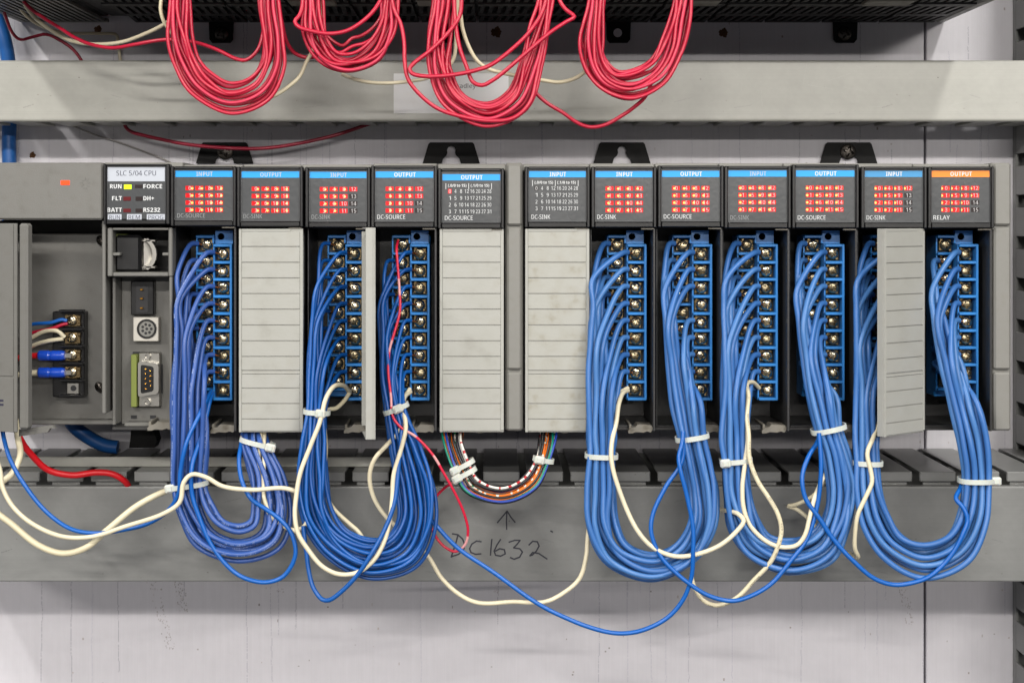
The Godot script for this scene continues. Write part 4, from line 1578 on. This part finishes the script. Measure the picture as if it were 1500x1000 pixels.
func harness(label: String, group: String, at: Vector3, st: Array, n: int, layers: int, dia: float, mats: Array, slot_a: int, slot_b: int, jit := 0.16, rev := false) -> Node3D:
	var t := thing("wire_harness", label, "wire harness", at, group)
	var low := 0
	for i in st.size():
		if st[i][1] > st[low][1]:
			low = i
	# terminals by height; the proud column feeds the front layers
	var swap := range(n)
	for w in n:
		if rng.randf() < 0.55:
			var other := clampi(w + layers * rng.randi_range(-2, 2), 0, n - 1)
			var keep: int = swap[w]
			swap[w] = swap[other]
			swap[other] = keep
	for w in n:
		var per := int(ceil(float(n) / layers))
		var lay := w % layers
		var pos := w / layers
		var o := 0.0 if per == 1 else lerpf(1.0, -1.0, (pos + (0.5 if lay % 2 else 0.0)) / (per - 0.5))
		o = clampf(o, -1.0, 1.0)
		var pos2: int = swap[w] / layers
		var o2 := clampf(lerpf(1.0, -1.0, (pos2 + (0.5 if lay % 2 else 0.0)) / maxf(per - 0.5, 0.5)), -1.0, 1.0)
		var sag := rng.randf_range(-1.0, 0.6) * jit * 1.8 if rng.randf() < 0.8 else -rng.randf() * jit * 5.0
		var l := 0.0 if layers == 1 else lerpf(1.0, -1.0, float(lay) / (layers - 1))
		var pts := []
		var stub := Vector3.INF
		var stub2 := Vector3.INF
		var drift := rng.randf_range(-1.0, 1.0)
		var drift2 := rng.randf_range(-1.0, 1.0)
		var ya := -1e9
		var yb := -1e9
		var front := lay < (layers + 1) / 2
		if slot_a >= 0:
			var kk := clampi(int(round((1.0 - o) * 0.5 * 7.4)), 0, 8)
			var c := 1 if front else 0
			var tp := terminal(slot_a, c, kk)
			var z0: float = tp.z + 0.0018
			var st_x := tp + Vector3(-12.5 * K, 2.5 * K, 0.0016)
			stub = tp + Vector3(-6.0 * K, 0, 0.0002)
			var gy := 320.0 - tp.y / K
			ya = gy + 26.0
			pts.append(st_x)
			pts.append(st_x + Vector3(-9.0 * K, -1.0 * K, 0.0032))
		for i in low:
			var s: Array = st[i]
			if s[1] < ya + 8.0:
				continue
			var tied: bool = s.size() > 6 and s[6]
			var oo := o + (0.0 if tied else (drift * sin(i * 1.7 + w) * jit + rng.randf_range(-jit, jit) * 0.4))
			var near := maxf(0.0, 1.0 - (low - i) / 3.0)
			pts.append(station_point(s, lerpf(oo, (o + o2) * 0.5 + sag, near), l + (0.0 if tied else rng.randf_range(-0.15, 0.15))))
		var right := []
		if slot_b >= 0:
			# on the far side the inner wires rise to the topmost terminals
			var kk := clampi(int(round((1.0 + o2) * 0.5 * 7.4)), 0, 8)
			var c := 1 if front else 0
			var tp := terminal(slot_b, c, kk)
			var st_x := tp + Vector3(-12.5 * K, 2.5 * K, 0.0016)
			stub2 = tp + Vector3(-6.0 * K, 0, 0.0002)
			var gy := 320.0 - tp.y / K
			yb = gy + 26.0
			right = [st_x + Vector3(-9.0 * K, -1.0 * K, 0.0032), st_x]
		for i in range(low, st.size()):
			var s: Array = st[i]
			if s[1] < yb + 8.0:
				continue
			var tied: bool = s.size() > 6 and s[6]
			var near := maxf(0.0, 1.0 - (i - low) / 3.0)
			var oo := o2 + (0.0 if tied else (drift2 * sin(i * 1.3 + w * 2.0) * jit + rng.randf_range(-jit, jit) * 0.4))
			pts.append(station_point(s, lerpf(oo, (o + o2) * 0.5 + sag, near), l + (0.0 if tied else rng.randf_range(-0.15, 0.15))))
		pts.append_array(right)
		wire_part(t, "wire", pts, dia, mats[w % mats.size()], stub, stub2)
	return t

func build_harnesses() -> void:
	var h := harness("tied bundle of violet blue printed wires looping under the first closed door", "", W(330, 700, 6), [
		[271, 400, -10, 0, -3, 3.5], [276, 440, -16, 0, -1, 4], [279, 490, -21, 0, 1, 4], [280, 560, -24, 0, 3, 4.5], [279, 640, -24, 0, 5, 4.5],
		[277, 712, -23, 0, 6, 4.5, true], [284, 748, -21, 6, 8, 5], [304, 784, -15, 15, 10, 5.5], [350, 801, 0, 19, 11, 5.5],
		[391, 786, 17, 16, 9, 5.5], [400, 748, 24, 5, 6, 5], [392, 700, 22, 0, 1, 5], [374, 652, 18, 0, -5, 4.5, true], [371, 625, 16, 0, -14, 4], [370, 590, 15, 0, -22, 4]],
		16, 4, 7.4, [M.violet, M.violet_plain, M.violet_plain, M.violet, M.violet_plain], 0, -1)
	make_ties(h, [[275, 710, 28, 6.8, 6, -8, -24, 0.6], [377, 648, 25, 6.5, -5, 14, 22, 0.9]])
	h = harness("tied bundle of thin bright blue wires looping between the two modules with the open door", "", W(540, 700, 8), [
		[472, 420, -8, 0, -3, 3.5], [473, 470, -14, 0, -1, 4], [469, 540, -16, 0, 2, 4], [463, 603, -13, 0, 5, 4, true], [459, 650, -17, 0, 7, 5], [458, 700, -19, 0, 9, 5.5],
		[464, 752, -20, 5, 11, 6], [489, 795, -15, 15, 12, 6], [542, 822, 0, 24, 13, 6.5], [590, 808, 20, 19, 12, 6.5], [611, 765, 26, 6, 11, 6],
		[609, 715, 26, 0, 9, 5.5], [596, 660, 21, 0, 7, 5], [579, 600, 14, 0, 5, 4, true], [573, 550, 14, 0, 2, 4], [571, 490, 14, 0, 0, 4], [570, 440, 11, 0, -2, 3.5]],
		20, 4, 5.6, [M.bright, M.bright, M.bright_deep], 2, 3, 0.16)
	make_ties(h, [[464, 603, 18, 6.2, 5, 4, 7, 1.0], [580, 598, 18, 6.2, 5, -22, 4, 1.0]])
	# many-coloured jumper between the two shut modules
	h = harness("slim bundle of many coloured striped wires looping between two closed doors", "", W(735, 690, 2), [
		[660, 590, -14, 0, -20, 3], [662, 628, -15, 0, -13, 3], [664, 650, -13, 2, -7, 3], [678, 688, -11, 8, -1, 2.6, true], [692, 712, -9, 10, 1, 2.8],
		[735, 726, 0, 12, 3, 3], [776, 708, 10, 8, 1, 2.8], [795, 674, 10, 3, -3, 2.6, true], [802, 645, 12, 0, -9, 3], [803, 626, 11, 0, -14, 3], [803, 590, 10, 0, -20, 3]],
		24, 4, 3.7, [M.c_green, M.c_orange, M.c_black, M.c_white, M.c_blue, M.s_orange_white, M.s_white_red, M.c_black, M.c_black, M.c_orange, M.c_red, M.s_white_orange, M.c_black, M.s_white_green], -1, -1, 0.07)
	make_ties(h, [[679, 681, 16, 3.8, -1, -28, -14, 0.8], [682, 693, 16, 3.8, 0, -28, -14, 0.8], [796, 673, 14, 3.8, -3, 10, -6, 1.0]])
	h = harness("tied bundle of thick sky blue wires looping from beside the unlit module's closed door", "", W(955, 720, 8), [
		[879, 410, -10, 0, -2, 3.5], [882, 450, -15, 0, 0, 4], [884, 500, -18, 0, 2, 4.5], [883, 570, -20, 0, 4, 5], [881, 640, -18, 0, 6, 5], [881, 667, -16, 0, 7, 5, true],
		[880, 720, -18, 0, 8, 5.5], [882, 770, -20, 4, 10, 6], [902, 812, -15, 14, 11, 6], [955, 833, 0, 20, 12, 6.5],
		[1004, 814, 14, 14, 12, 6.5], [1030, 770, 18, 4, 11, 6], [1030, 720, 18, 0, 9, 6], [1023, 680, 18, 0, 8, 5.5], [1014, 640, 17, 0, 7, 5, true], [1006, 590, 19, 0, 5, 5], [998, 530, 18, 0, 3, 4.5], [990, 470, 15, 0, 1, 4], [984, 425, 12, 0, -2, 3.5]],
		16, 4, 8.3, [M.sky, M.sky_soft, M.sky_deep, M.sky, M.sky_soft], 6, 7)
	make_ties(h, [[881, 667, 22.5, 7.4, 7, 2, null, 1], [1014, 640, 23, 7.4, 7, -9, null, 1]])
	h = harness("tied bundle of thick sky blue wires looping between the dusty and the clean striped modules", "", W(1155, 720, 8), [
		[1072, 410, -9, 0, -2, 3.5], [1075, 450, -13, 0, 0, 4], [1077, 500, -16, 0, 2, 4.5], [1077, 570, -17, 0, 4, 5], [1077, 640, -17, 0, 6, 5], [1078, 675, -16, 0, 7, 5, true],
		[1081, 725, -18, 0, 8, 5.5], [1090, 768, -20, 6, 10, 6], [1110, 802, -14, 14, 11, 6], [1157, 820, 0, 23, 12, 6.5],
		[1204, 806, 15, 18, 12, 6.5], [1227, 768, 19, 6, 11, 6], [1233, 720, 18, 0, 9, 6], [1226, 670, 18, 0, 8, 5.5], [1214, 628, 17, -2, 7, 5, true], [1205, 580, 19, 0, 5, 5], [1193, 520, 17, 0, 3, 4.5], [1186, 470, 15, 0, 1, 4], [1180, 425, 11, 0, -2, 3.5]],
		16, 4, 8.3, [M.sky, M.sky_soft, M.sky_deep, M.sky, M.sky_soft], 8, 9)
	make_ties(h, [[1078, 674, 22, 7.4, 7, -5, -18, 0.9], [1214, 628, 24, 7.4, 7, -12, null, 1]])
	h = harness("tied bundle of thick sky blue wires looping to the relay module at the end", "", W(1350, 720, 8), [
		[1266, 410, -8, 0, -2, 3.5], [1267, 450, -11, 0, 0, 4], [1268, 500, -13, 0, 1, 4], [1269, 570, -14, 0, 2, 4], [1269, 640, -15, 0, 4, 4.5], [1270, 677, -15, 0, 5, 5, true],
		[1273, 720, -18, 2, 7, 5.5], [1284, 764, -18, 9, 9, 6], [1308, 800, -13, 14, 11, 6], [1354, 822, 0, 22, 12, 6.5],
		[1404, 802, 14, 18, 12, 6.5], [1427, 758, 19, 7, 11, 6], [1431, 703, 18, 0, 9, 5, true], [1425, 650, 20, 0, 8, 5.5], [1411, 590, 21, 0, 6, 5], [1398, 530, 20, 0, 4, 4.5], [1387, 470, 17, 0, 1, 4], [1380, 425, 13, 0, -2, 3.5]],
		15, 4, 8.6, [M.sky, M.sky_soft, M.sky_deep, M.sky, M.sky_soft], 10, 11)
	make_ties(h, [[1270, 677, 21, 7.4, 5, 2, null, 1], [1430, 703, 24, 7.4, 9, 0, 26, 0.4]])
	# red loops hanging from the rack above
	var g := "red loops hanging from the upper rack"
	var reds := [M.red, M.red_deep, M.red_print, M.red, M.red_pale]
	harness("loop of red wires in front of the screwed tab beside the cream cables", g, W(330, 60, 4), [
		[262, -120, -12, 0, -8, 3], [262, -40, -14, 0, 2, 4], [262, 10, -14, 0, 4, 4], [264, 58, -16, 0, 5, 4.5], [274, 92, -17, 5, 5, 4.5], [295, 122, -15, 12, 6, 5],
		[336, 144, 0, 18, 6, 5], [378, 130, 14, 14, 5, 5], [398, 95, 15, 5, 5, 4.5], [400, 60, 14, 0, 5, 4.5], [394, 10, 15, 0, 4, 4], [392, -40, 14, 0, 2, 4], [390, -120, 12, 0, -8, 3]],
		15, 4, 5.3, reds, -1, -1, 0.30)
	harness("shortest loop of red wires, ending above the upper duct's cover", g, W(515, 50, 4), [
		[458, -120, -12, 0, -8, 3], [458, -40, -13, 0, 2, 4], [458, 5, -13, 0, 4, 4], [460, 40, -13, 0, 5, 4.5], [470, 68, -15, 6, 5, 4.5], [488, 90, -9, 14, 6, 5],
		[516, 95, 0, 17, 6, 5], [548, 78, 12, 15, 5, 5], [566, 44, 13, 6, 5, 4.5], [571, 5, 11, 0, 4, 4], [572, -40, 11, 0, 2, 4], [572, -120, 11, 0, -8, 3]],
		14, 4, 5.3, reds, -1, -1, 0.40)
	harness("widest tangled loop of red wires hanging over the white paper label", g, W(715, 80, 6), [
		[652, -120, -12, 0, -8, 3], [652, -40, -14, 0, 3, 4], [650, 10, -14, 0, 6, 4], [643, 60, -15, 0, 7, 5], [646, 105, -16, 3, 8, 5.5], [665, 146, -14, 10, 9, 6],
		[714, 170, 0, 16, 9, 6], [758, 148, 13, 12, 8, 6], [779, 92, 16, 4, 7, 5.5], [791, 40, 13, 0, 6, 4.5], [798, 0, 10, 0, 5, 4], [799, -40, 10, 0, 3, 4], [799, -120, 10, 0, -8, 3]],
		18, 4, 5.3, reds, -1, -1, 0.40)
	harness("loop of red wires beside the tab with the open hole", g, W(930, 60, 4), [
		[876, -120, -9, 0, -8, 3], [875, -40, -10, 0, 2, 4], [873, 5, -10, 0, 4, 4], [868, 60, -14, 0, 5, 4.5], [873, 96, -16, 6, 5, 4.5], [892, 120, -10, 12, 6, 5],
		[926, 127, 0, 19, 6, 5], [964, 108, 9, 15, 5, 5], [985, 70, 13, 8, 5, 4.5], [995, 30, 14, 0, 5, 4.5], [1000, 0, 13, 0, 4, 4], [1002, -40, 13, 0, 2, 4], [1002, -120, 12, 0, -8, 3]],
		16, 4, 5.3, reds, -1, -1, 0.34)

func loose(label: String, path: Array, dia: float, m: Material, called := "wire", category := "wire") -> Node3D:
	# path: [x, y, z mm]
	var pts := path.map(func(q): return W(q[0], q[1], q[2]))
	var mid: Vector3 = pts[pts.size() / 2]
	var s := (D - mid.z) / D
	var t := Node3D.new()
	var sp := spline(pts)
	var b := MB.new()
	b.tube(sp, dia * K * s * 0.5, 10, 0.045, rng.randf() * 5.0)
	b.moved(mid)
	var o := inst(called, make_mesh([[b, m]]), self, mid)
	tag(o, label, category)
	return o

func zig(xy: Array, z: Array) -> Array:
	# xy points with depths interpolated over the list z
	var out := []
	for i in xy.size():
		var u := float(i) / (xy.size() - 1) * (z.size() - 1)
		var k := mini(int(u), z.size() - 2)
		out.append([xy[i][0], xy[i][1], lerpf(z[k], z[k + 1], u - k)])
	return out

func build_loose_wires() -> void:
	# --- lower left
	loose("thick cream cable sagging across the lower duct from the power supply", zig([[22, 615], [26, 642], [29, 665], [18, 692], [2, 706], [-16, 722], [-12, 742], [17, 768], [56, 799], [92, 810], [126, 802], [157, 776], [196, 743], [241, 720], [266, 713]], [-15, 0, 5, 6, 4, -6]), 9.5, M.cream_print, "cable", "cable")
	loose("thin cream wire crossing over the violet bundle's tie to the next bundle", zig([[-10, 660], [0, 690], [4, 714], [18, 742], [48, 768], [92, 786], [134, 786], [182, 771], [238, 753], [263, 735], [269, 706], [280, 695], [300, 699], [325, 712], [370, 717], [415, 715], [438, 721]], [8, 10, 14, 18, 17, 16, 14]), 7.0, M.cream)
	loose("bright blue wire sagging below the power supply and rising into the violet bundle", zig([[2, 620], [5, 642], [14, 672], [35, 710], [70, 752], [105, 775], [140, 781], [180, 776], [220, 765], [246, 747], [261, 722], [264, 690], [272, 652], [290, 610], [303, 583], [309, 573]], [-10, 2, 6, 9, 14, 15, -8]), 6.4, M.lone_blue)
	loose("bright blue wire dropping lowest under the violet bundle", zig([[311, 574], [306, 590], [292, 646], [281, 685], [281, 724], [292, 760], [310, 799], [331, 826], [355, 845], [388, 853], [415, 844], [433, 811], [427, 781], [412, 763], [388, 745], [367, 730], [355, 706], [350, 673], [353, 649], [357, 625]], [-10, 14, 16, 17, 17, 14, 8, -12]), 6.6, M.lone_blue)
	loose("thick red cable running from the power supply into the lower duct", zig([[20, 620], [30, 645], [45, 665], [70, 688], [105, 696], [140, 692], [165, 694], [183, 705], [190, 718]], [-20, -26, -34, -40, -44, -46, -53]), 9.6, M.true_red, "cable", "cable")
	loose("thick dark blue cable sloping behind the processor bay", zig([[96, 600], [106, 622], [128, 640], [152, 652], [172, 655]], [-110, -112, -112]), 20.0, M.thick_blue, "cable", "cable")
	loose("thick blue cable running down the panel behind the upper duct's left end", zig([[-22, -30], [-8, 20], [6, 60], [13, 100], [13, 160], [13, 250], [13, 330]], [-128, -130, -136, -136]), 21.0, M.thick_blue, "cable", "cable")
	# wires on the power supply strip
	loose("short blue wire on the top screw of the power supply strip", [[30, 478, -26], [52, 474, -23], [75, 472, -22], [90, 468, -22], [97, 470, -22.5]], 5.5, M.lone_blue)
	loose("short red wire on the top screw of the power supply strip", [[30, 492, -26], [52, 486, -24], [75, 481, -22], [92, 475, -22], [98, 474, -22.6]], 5.0, M.red)
	loose("upper of two short cream wires on the power supply strip", [[32, 505, -27], [48, 493, -24], [66, 485, -22], [84, 485, -21], [94, 494, -22]], 6.2, M.cream)
	loose("lower of two short cream wires on the power supply strip", [[32, 516, -27], [50, 505, -24], [70, 499, -22], [92, 496, -22]], 6.2, M.cream)
	for e in [[520.5, M.true_red, "red"], [545.5, M.cream, "cream"]]:
		var y: float = e[0]
		var t := thing("crimped_lead", "%s lead with a blue crimp sleeve on the power supply strip" % e[2], "wire", W(72, y, -22))
		wire_part(t, "wire", [W(25, y + 4, -26), W(42, y + 1, -23), W(60, y, -22)], 9.0, e[1])
		var b := MB.new()
		var c := W(56, y, -22)
		var r := 7.6 * K * 1.02
		b.lathe([Vector2(0.0, 0.0), Vector2(r * 0.9, 0.0), Vector2(r, 0.0006), Vector2(r, 0.0052), Vector2(r * 0.93, 0.0062), Vector2(r, 0.0076), Vector2(r * 0.98, 0.0128), Vector2(r * 0.8, 0.0142), Vector2(0.0, 0.0142)], c, Vector3(1, 0, 0), 18)
		part("crimp_sleeve", t, [[b, M.crimp]])
		b = MB.new()
		b.box(W(94, y - 4, -23.2), W(104, y + 4, -22.2), 0.0002)
		part("fork", t, [[b, M.steel]])
	# --- around the violet and bright blue bundles
	loose("cream wire under the first closed door dropping through the tie", zig([[380, 615], [382, 640], [378, 680], [382, 712], [389, 738], [402, 760], [420, 773], [436, 779]], [-14, 2, 8, 12, 12]), 6.2, M.cream_print)
	loose("second cream wire under the first closed door, curling up at its end", zig([[388, 615], [387, 640], [387, 668], [385, 704], [387, 733], [395, 755], [410, 767], [430, 776], [445, 771], [452, 757]], [-14, 3, 10, 12, 8]), 6.2, M.cream)
	loose("long cream wire drooping in front of the thin bright blue bundle", zig([[512, 574], [503, 565], [488, 566], [477, 584], [472, 604], [467, 623], [454, 655], [440, 689], [434, 723], [432, 754], [437, 781], [451, 805], [471, 829], [495, 841], [522, 839], [546, 822], [562, 794], [570, 764], [574, 730], [577, 696], [587, 659], [594, 628], [591, 604], [590, 588], [600, 570]], [-12, 8, 13, 17, 21, 22, 22, 20, 16, 13, -11]), 7.0, M.cream)
	loose("printed cream wire ending loose inside the bright blue loop", zig([[512, 575], [505, 586], [492, 598], [481, 600], [473, 608], [475, 635], [477, 662], [474, 689], [476, 720], [488, 744], [508, 764], [525, 779], [536, 796]], [-12, -2, 4, 4, 4, 4]), 6.4, M.cream_print)
	loose("cream wire crossing behind the bright blue bundle and sagging below the duct", zig([[601, 574], [592, 582], [588, 604], [587, 628], [570, 648], [549, 672], [541, 699], [546, 727], [566, 757], [590, 778], [600, 786], [626, 814], [648, 848], [675, 872], [702, 883], [750, 881], [797, 882], [824, 870], [848, 848], [858, 818], [861, 784], [868, 740]], [-11, 10, 8, 2, -2, -2, 2, 4, 2, -4]), 6.6, M.cream)
	loose("thin pink red wire trailing from the terminals and looping over the handwriting", zig([[583, 352], [581, 362], [582, 383], [585, 419], [585, 455], [578, 485], [570, 515], [569, 541], [572, 577], [575, 610], [588, 627], [608, 639], [634, 665], [651, 695], [668, 726], [680, 753], [686, 777], [682, 797], [668, 808], [651, 801], [637, 784], [629, 762], [632, 738], [648, 718], [670, 702], [694, 686]], [-12, -1, 4, 8, 13, 14, 10, 6, 2, -8, -30]), 4.0, M.s_red_white)
	loose("long bright blue wire hanging lowest below the lower duct", zig([[622, 740], [632, 762], [640, 771], [668, 800], [712, 831], [750, 858], [784, 881], [818, 900], [858, 917], [905, 927], [942, 923], [976, 906], [1000, 879], [1013, 845], [1016, 811], [1015, 770], [1006, 726], [998, 692], [995, 668], [999, 651], [1001, 632]], [4, 8, 14, 18, 20, 22, 20, 15]), 6.6, M.lone_blue)
	loose("bright blue wire dipping below the bright blue bundle's left side", zig([[444, 770], [447, 800], [452, 835], [460, 862], [472, 878], [482, 879], [500, 866], [520, 845], [540, 818], [560, 783], [576, 742], [582, 700], [586, 660], [588, 630]], [12, 16, 21, 24, 18, 13]), 6.8, M.bright)
	# --- right half
	loose("bright blue wire making a narrow loop between the two thick bundles", zig([[1001, 640], [1001, 668], [996, 684], [976, 712], [957, 750], [954, 780], [966, 811], [986, 834], [1010, 855], [1037, 872], [1071, 880], [1100, 873], [1130, 855], [1160, 819], [1184, 786], [1196, 750], [1202, 705], [1202, 660], [1200, 634]], [14, 16, 20, 22, 22, 21, 18, 15]), 6.6, M.lone_blue)
	loose("cream wire swinging across the thick bundle and hooking back", zig([[920, 572], [912, 576], [906, 592], [903, 618], [897, 645], [896, 668], [901, 699], [915, 739], [935, 778], [959, 803], [989, 815], [1023, 811], [1057, 797], [1081, 777], [1090, 763], [1082, 753], [1060, 747], [1044, 746], [1030, 749], [1010, 755]], [-12, -4, 4, 9, 13, 15, 16, 17, 19, 20, 21, 21, 21, 20.5, 20, 18, 7, -3, -8, -8]), 7.0, M.cream)
	loose("short printed cream wire on the bottom terminal next to the shut door", zig([[920, 568], [908, 576], [899, 592], [896, 612], [893, 640]], [-12, -2, 4]), 6.4, M.cream_print)
	loose("cream wire falling past the dusty module and sagging below the duct edge", zig([[1112, 568], [1103, 560], [1094, 563], [1097, 580], [1095, 610], [1097, 639], [1098, 672], [1109, 702], [1127, 729], [1140, 753], [1145, 777], [1139, 801], [1127, 825], [1106, 849], [1079, 876], [1051, 886], [1030, 879], [1018, 862], [1012, 840]], [-12, 4, 13, 17, 20, 20, 16, 10, 4]), 6.8, M.cream_print)
	loose("plain cream wire curling up into the clean striped module's bundle", zig([[1090, 600], [1093, 640], [1092, 675], [1088, 714], [1090, 744], [1100, 771], [1121, 792], [1145, 801], [1168, 798], [1180, 783], [1187, 756], [1193, 729], [1203, 706], [1214, 688]], [6, 14, 17, 20, 21, 18, 6]), 6.8, M.cream)
	loose("cream wire end folded sharply against the duct cover", zig([[1206, 786], [1184, 759], [1166, 745], [1154, 741], [1165, 739], [1190, 728], [1208, 706]], [-8, -12, -14, -10, -4]), 6.2, M.cream_print)
	loose("bright blue wire falling from the bundle's tie and sagging to the relay bundle", zig([[1203, 622], [1199, 645], [1184, 669], [1175, 699], [1180, 729], [1199, 756], [1220, 788], [1250, 822], [1280, 846], [1310, 856], [1340, 853], [1361, 845], [1382, 827], [1400, 804], [1412, 780], [1418, 762], [1412, 744], [1401, 731], [1408, 713], [1414, 692]], [2, 17, 20, 21, 20, 20, 20, 18, 3]), 6.8, M.lone_blue)
	loose("printed cream wire emerging under the half open door", zig([[1296, 596], [1287, 622], [1278, 644], [1271, 664], [1276, 687], [1278, 705], [1268, 729], [1256, 756], [1252, 786], [1253, 804], [1258, 815], [1250, 813], [1238, 808]], [4, 12, 14, 15, 12, -4]), 6.8, M.cream_print)
	# --- upper left
	loose("cream wire running from the upper left corner to a fold on the panel", zig([[14, -30], [24, 0], [34, 19], [53, 34], [82, 46], [106, 49], [144, 49], [170, 51], [172, 62], [176, 92]], [-70, -90, -110, -125, -138, -138]), 4.8, M.cream)
	loose("cream wire sweeping from the upper left corner to the first red loop", zig([[24, -30], [32, 0], [48, 24], [72, 43], [101, 58], [125, 64], [156, 64], [187, 59], [216, 48], [240, 35], [258, 22]], [-60, -70, -50, -30, -10]), 5.6, M.cream)
	loose("red wire sweeping beside the cream wires behind the first red loop", zig([[20, -20], [41, 10], [62, 26], [89, 42], [108, 54], [132, 65], [163, 70], [197, 65], [250, 58], [290, 63], [320, 74], [345, 86], [360, 88], [376, 74], [386, 40], [388, -40]], [-50, -50, -35, -15, -10, -8, -10]), 5.6, M.red)
	loose("dark red wire wandering from the upper left corner behind the upper duct", zig([[-6, -20], [0, 0], [7, 24], [17, 48], [29, 58], [48, 54], [67, 50], [86, 58], [103, 70], [118, 88], [126, 110]], [-90, -100, -112, -116, -118]), 4.6, M.dark_red)
	loose("printed cream wire dropping beside the first red loop", [[238, -30, -5], [236, 0, -2], [235, 14, -2], [239, 30, -3], [248, 44, -6], [262, 60, -8]], 5.6, M.cream_print)
	loose("printed cream wire curving out from under the first red loop", zig([[470, -40], [472, 0], [471, 40], [460, 70], [449, 90], [438, 112], [420, 128], [404, 139], [385, 146], [362, 150], [340, 148]], [-6, -6, -8, -6, -2, -6]), 5.8, M.cream_print)
	loose("cream wire passing behind the loops across the paper label", zig([[500, 108], [520, 116], [545, 121], [570, 122], [600, 119], [625, 114], [650, 104], [664, 86], [668, 60], [668, 0], [668, -40]], [-14, -16, -14, -10, -6]), 5.6, M.cream)
	loose("printed cream wire curving between the widest and the last red loop", zig([[671, -40], [671, 0], [675, 20], [678, 44], [686, 68], [698, 88], [714, 100], [740, 107], [768, 113], [796, 118], [822, 120], [850, 110], [868, 92], [878, 70]], [-8, -10, -12, -14, -12, -8]), 6.0, M.cream_print)
	loose("red wire hanging under the upper duct across the panel", zig([[180, 178], [187, 190], [217, 200], [267, 210], [333, 217], [383, 217], [433, 211], [500, 195], [545, 180]], [-128, -124, -118, -122, -128]), 5.4, M.dark_red)
	loose("red wire sagging between the widest and the last red loop", zig([[770, 112], [782, 132], [800, 150], [824, 165], [848, 181], [866, 186], [888, 182], [910, 170], [930, 156], [945, 142], [955, 120]], [-4, -2, -6, -4, 0]), 5.8, M.red)
	loose("red wire stepping down from the short loop to the widest loop", zig([[572, -40], [576, 12], [587, 36], [592, 60], [593, 90], [598, 116], [615, 139], [640, 158], [670, 169], [715, 177], [752, 172], [776, 150], [786, 115], [797, 60], [803, 0], [803, -40]], [8, 12, 15, 17, 17, 16, 12, 8]), 6.2, M.red)
	loose("red wire bent to a sharp point at the paper label's left", zig([[674, -40], [676, 0], [673, 24], [658, 46], [630, 74], [606, 93], [600, 101], [604, 108], [625, 112], [665, 109], [700, 102], [718, 96], [750, 72], [780, 40], [798, 8], [800, -40]], [9, 13, 17, 19, 18, 14, 9]), 6.2, M.red)
	loose("red wire bent to a sharp point right of the widest loop", zig([[814, -40], [820, 0], [829, 14], [841, 24], [830, 31], [808, 46], [780, 70], [750, 95], [722, 117], [706, 125], [692, 120], [683, 96], [672, 62], [666, 20], [665, -40]], [8, 12, 16, 18, 17, 14, 9]), 6.2, M.red)
	loose("red wire bent back at the left of the shortest loop", zig([[444, -40], [442, 10], [438, 22], [431, 32], [438, 40], [455, 45], [480, 49], [508, 45], [530, 32], [548, 14], [560, -8], [562, -40]], [8, 11, 14, 16, 14, 9]), 6.2, M.red)
	loose("red wire joining the first and the shortest red loops behind", zig([[404, -40], [408, 5], [413, 35], [420, 62], [432, 78], [448, 84], [462, 82], [475, 70]], [-2, -6, -12, -10]), 5.6, M.red)
	loose("thin grey wire lying against the panel under the upper duct", zig([[92, 178], [140, 198], [190, 214], [245, 236], [262, 246]], [-141, -143, -142]), 2.6, M.grey_wire)

func build_small_things() -> void:
	# rusted screw stubs left in the panel
	for e in [[727, 47, 7.5, "rusty stain of an old screw between the red loops"], [1060, 48, 6.5, "rusty old screw hole right of the last red loop"], [47, 227, 4.5, "small rusty screw hole above the power supply"], [143, 43, 5.5, "rusty screw stub above the upper duct's left end"]]:
		var b := MB.new()
		var prof := [Vector2(0.0, 0.0005), Vector2(0.4, 0.0008), Vector2(0.7, 0.0003), Vector2(1.0, 0.0)]
		var r: float = e[2] * K * 1.17
		var p2 := prof.map(func(q): return Vector2(q.x * r, q.y))
		b.lathe(p2, Vector3.ZERO, Vector3.BACK, 40)
		for i in b.v.size():
			var a := atan2(b.v[i].y, b.v[i].x)
			var k := 1.0 + 0.10 * sin(a * 3.0 + e[0]) + 0.10 * sin(a * 5.0 + 1.0) + 0.08 * sin(a * 11.0)
			b.v[i] = Vector3(b.v[i].x * k, b.v[i].y * k, b.v[i].z)
		var o := inst("rusty_screw", make_mesh([[b, M.rust]]), self, W(e[0], e[1], -144.95))
		tag(o, e[3], "screw")
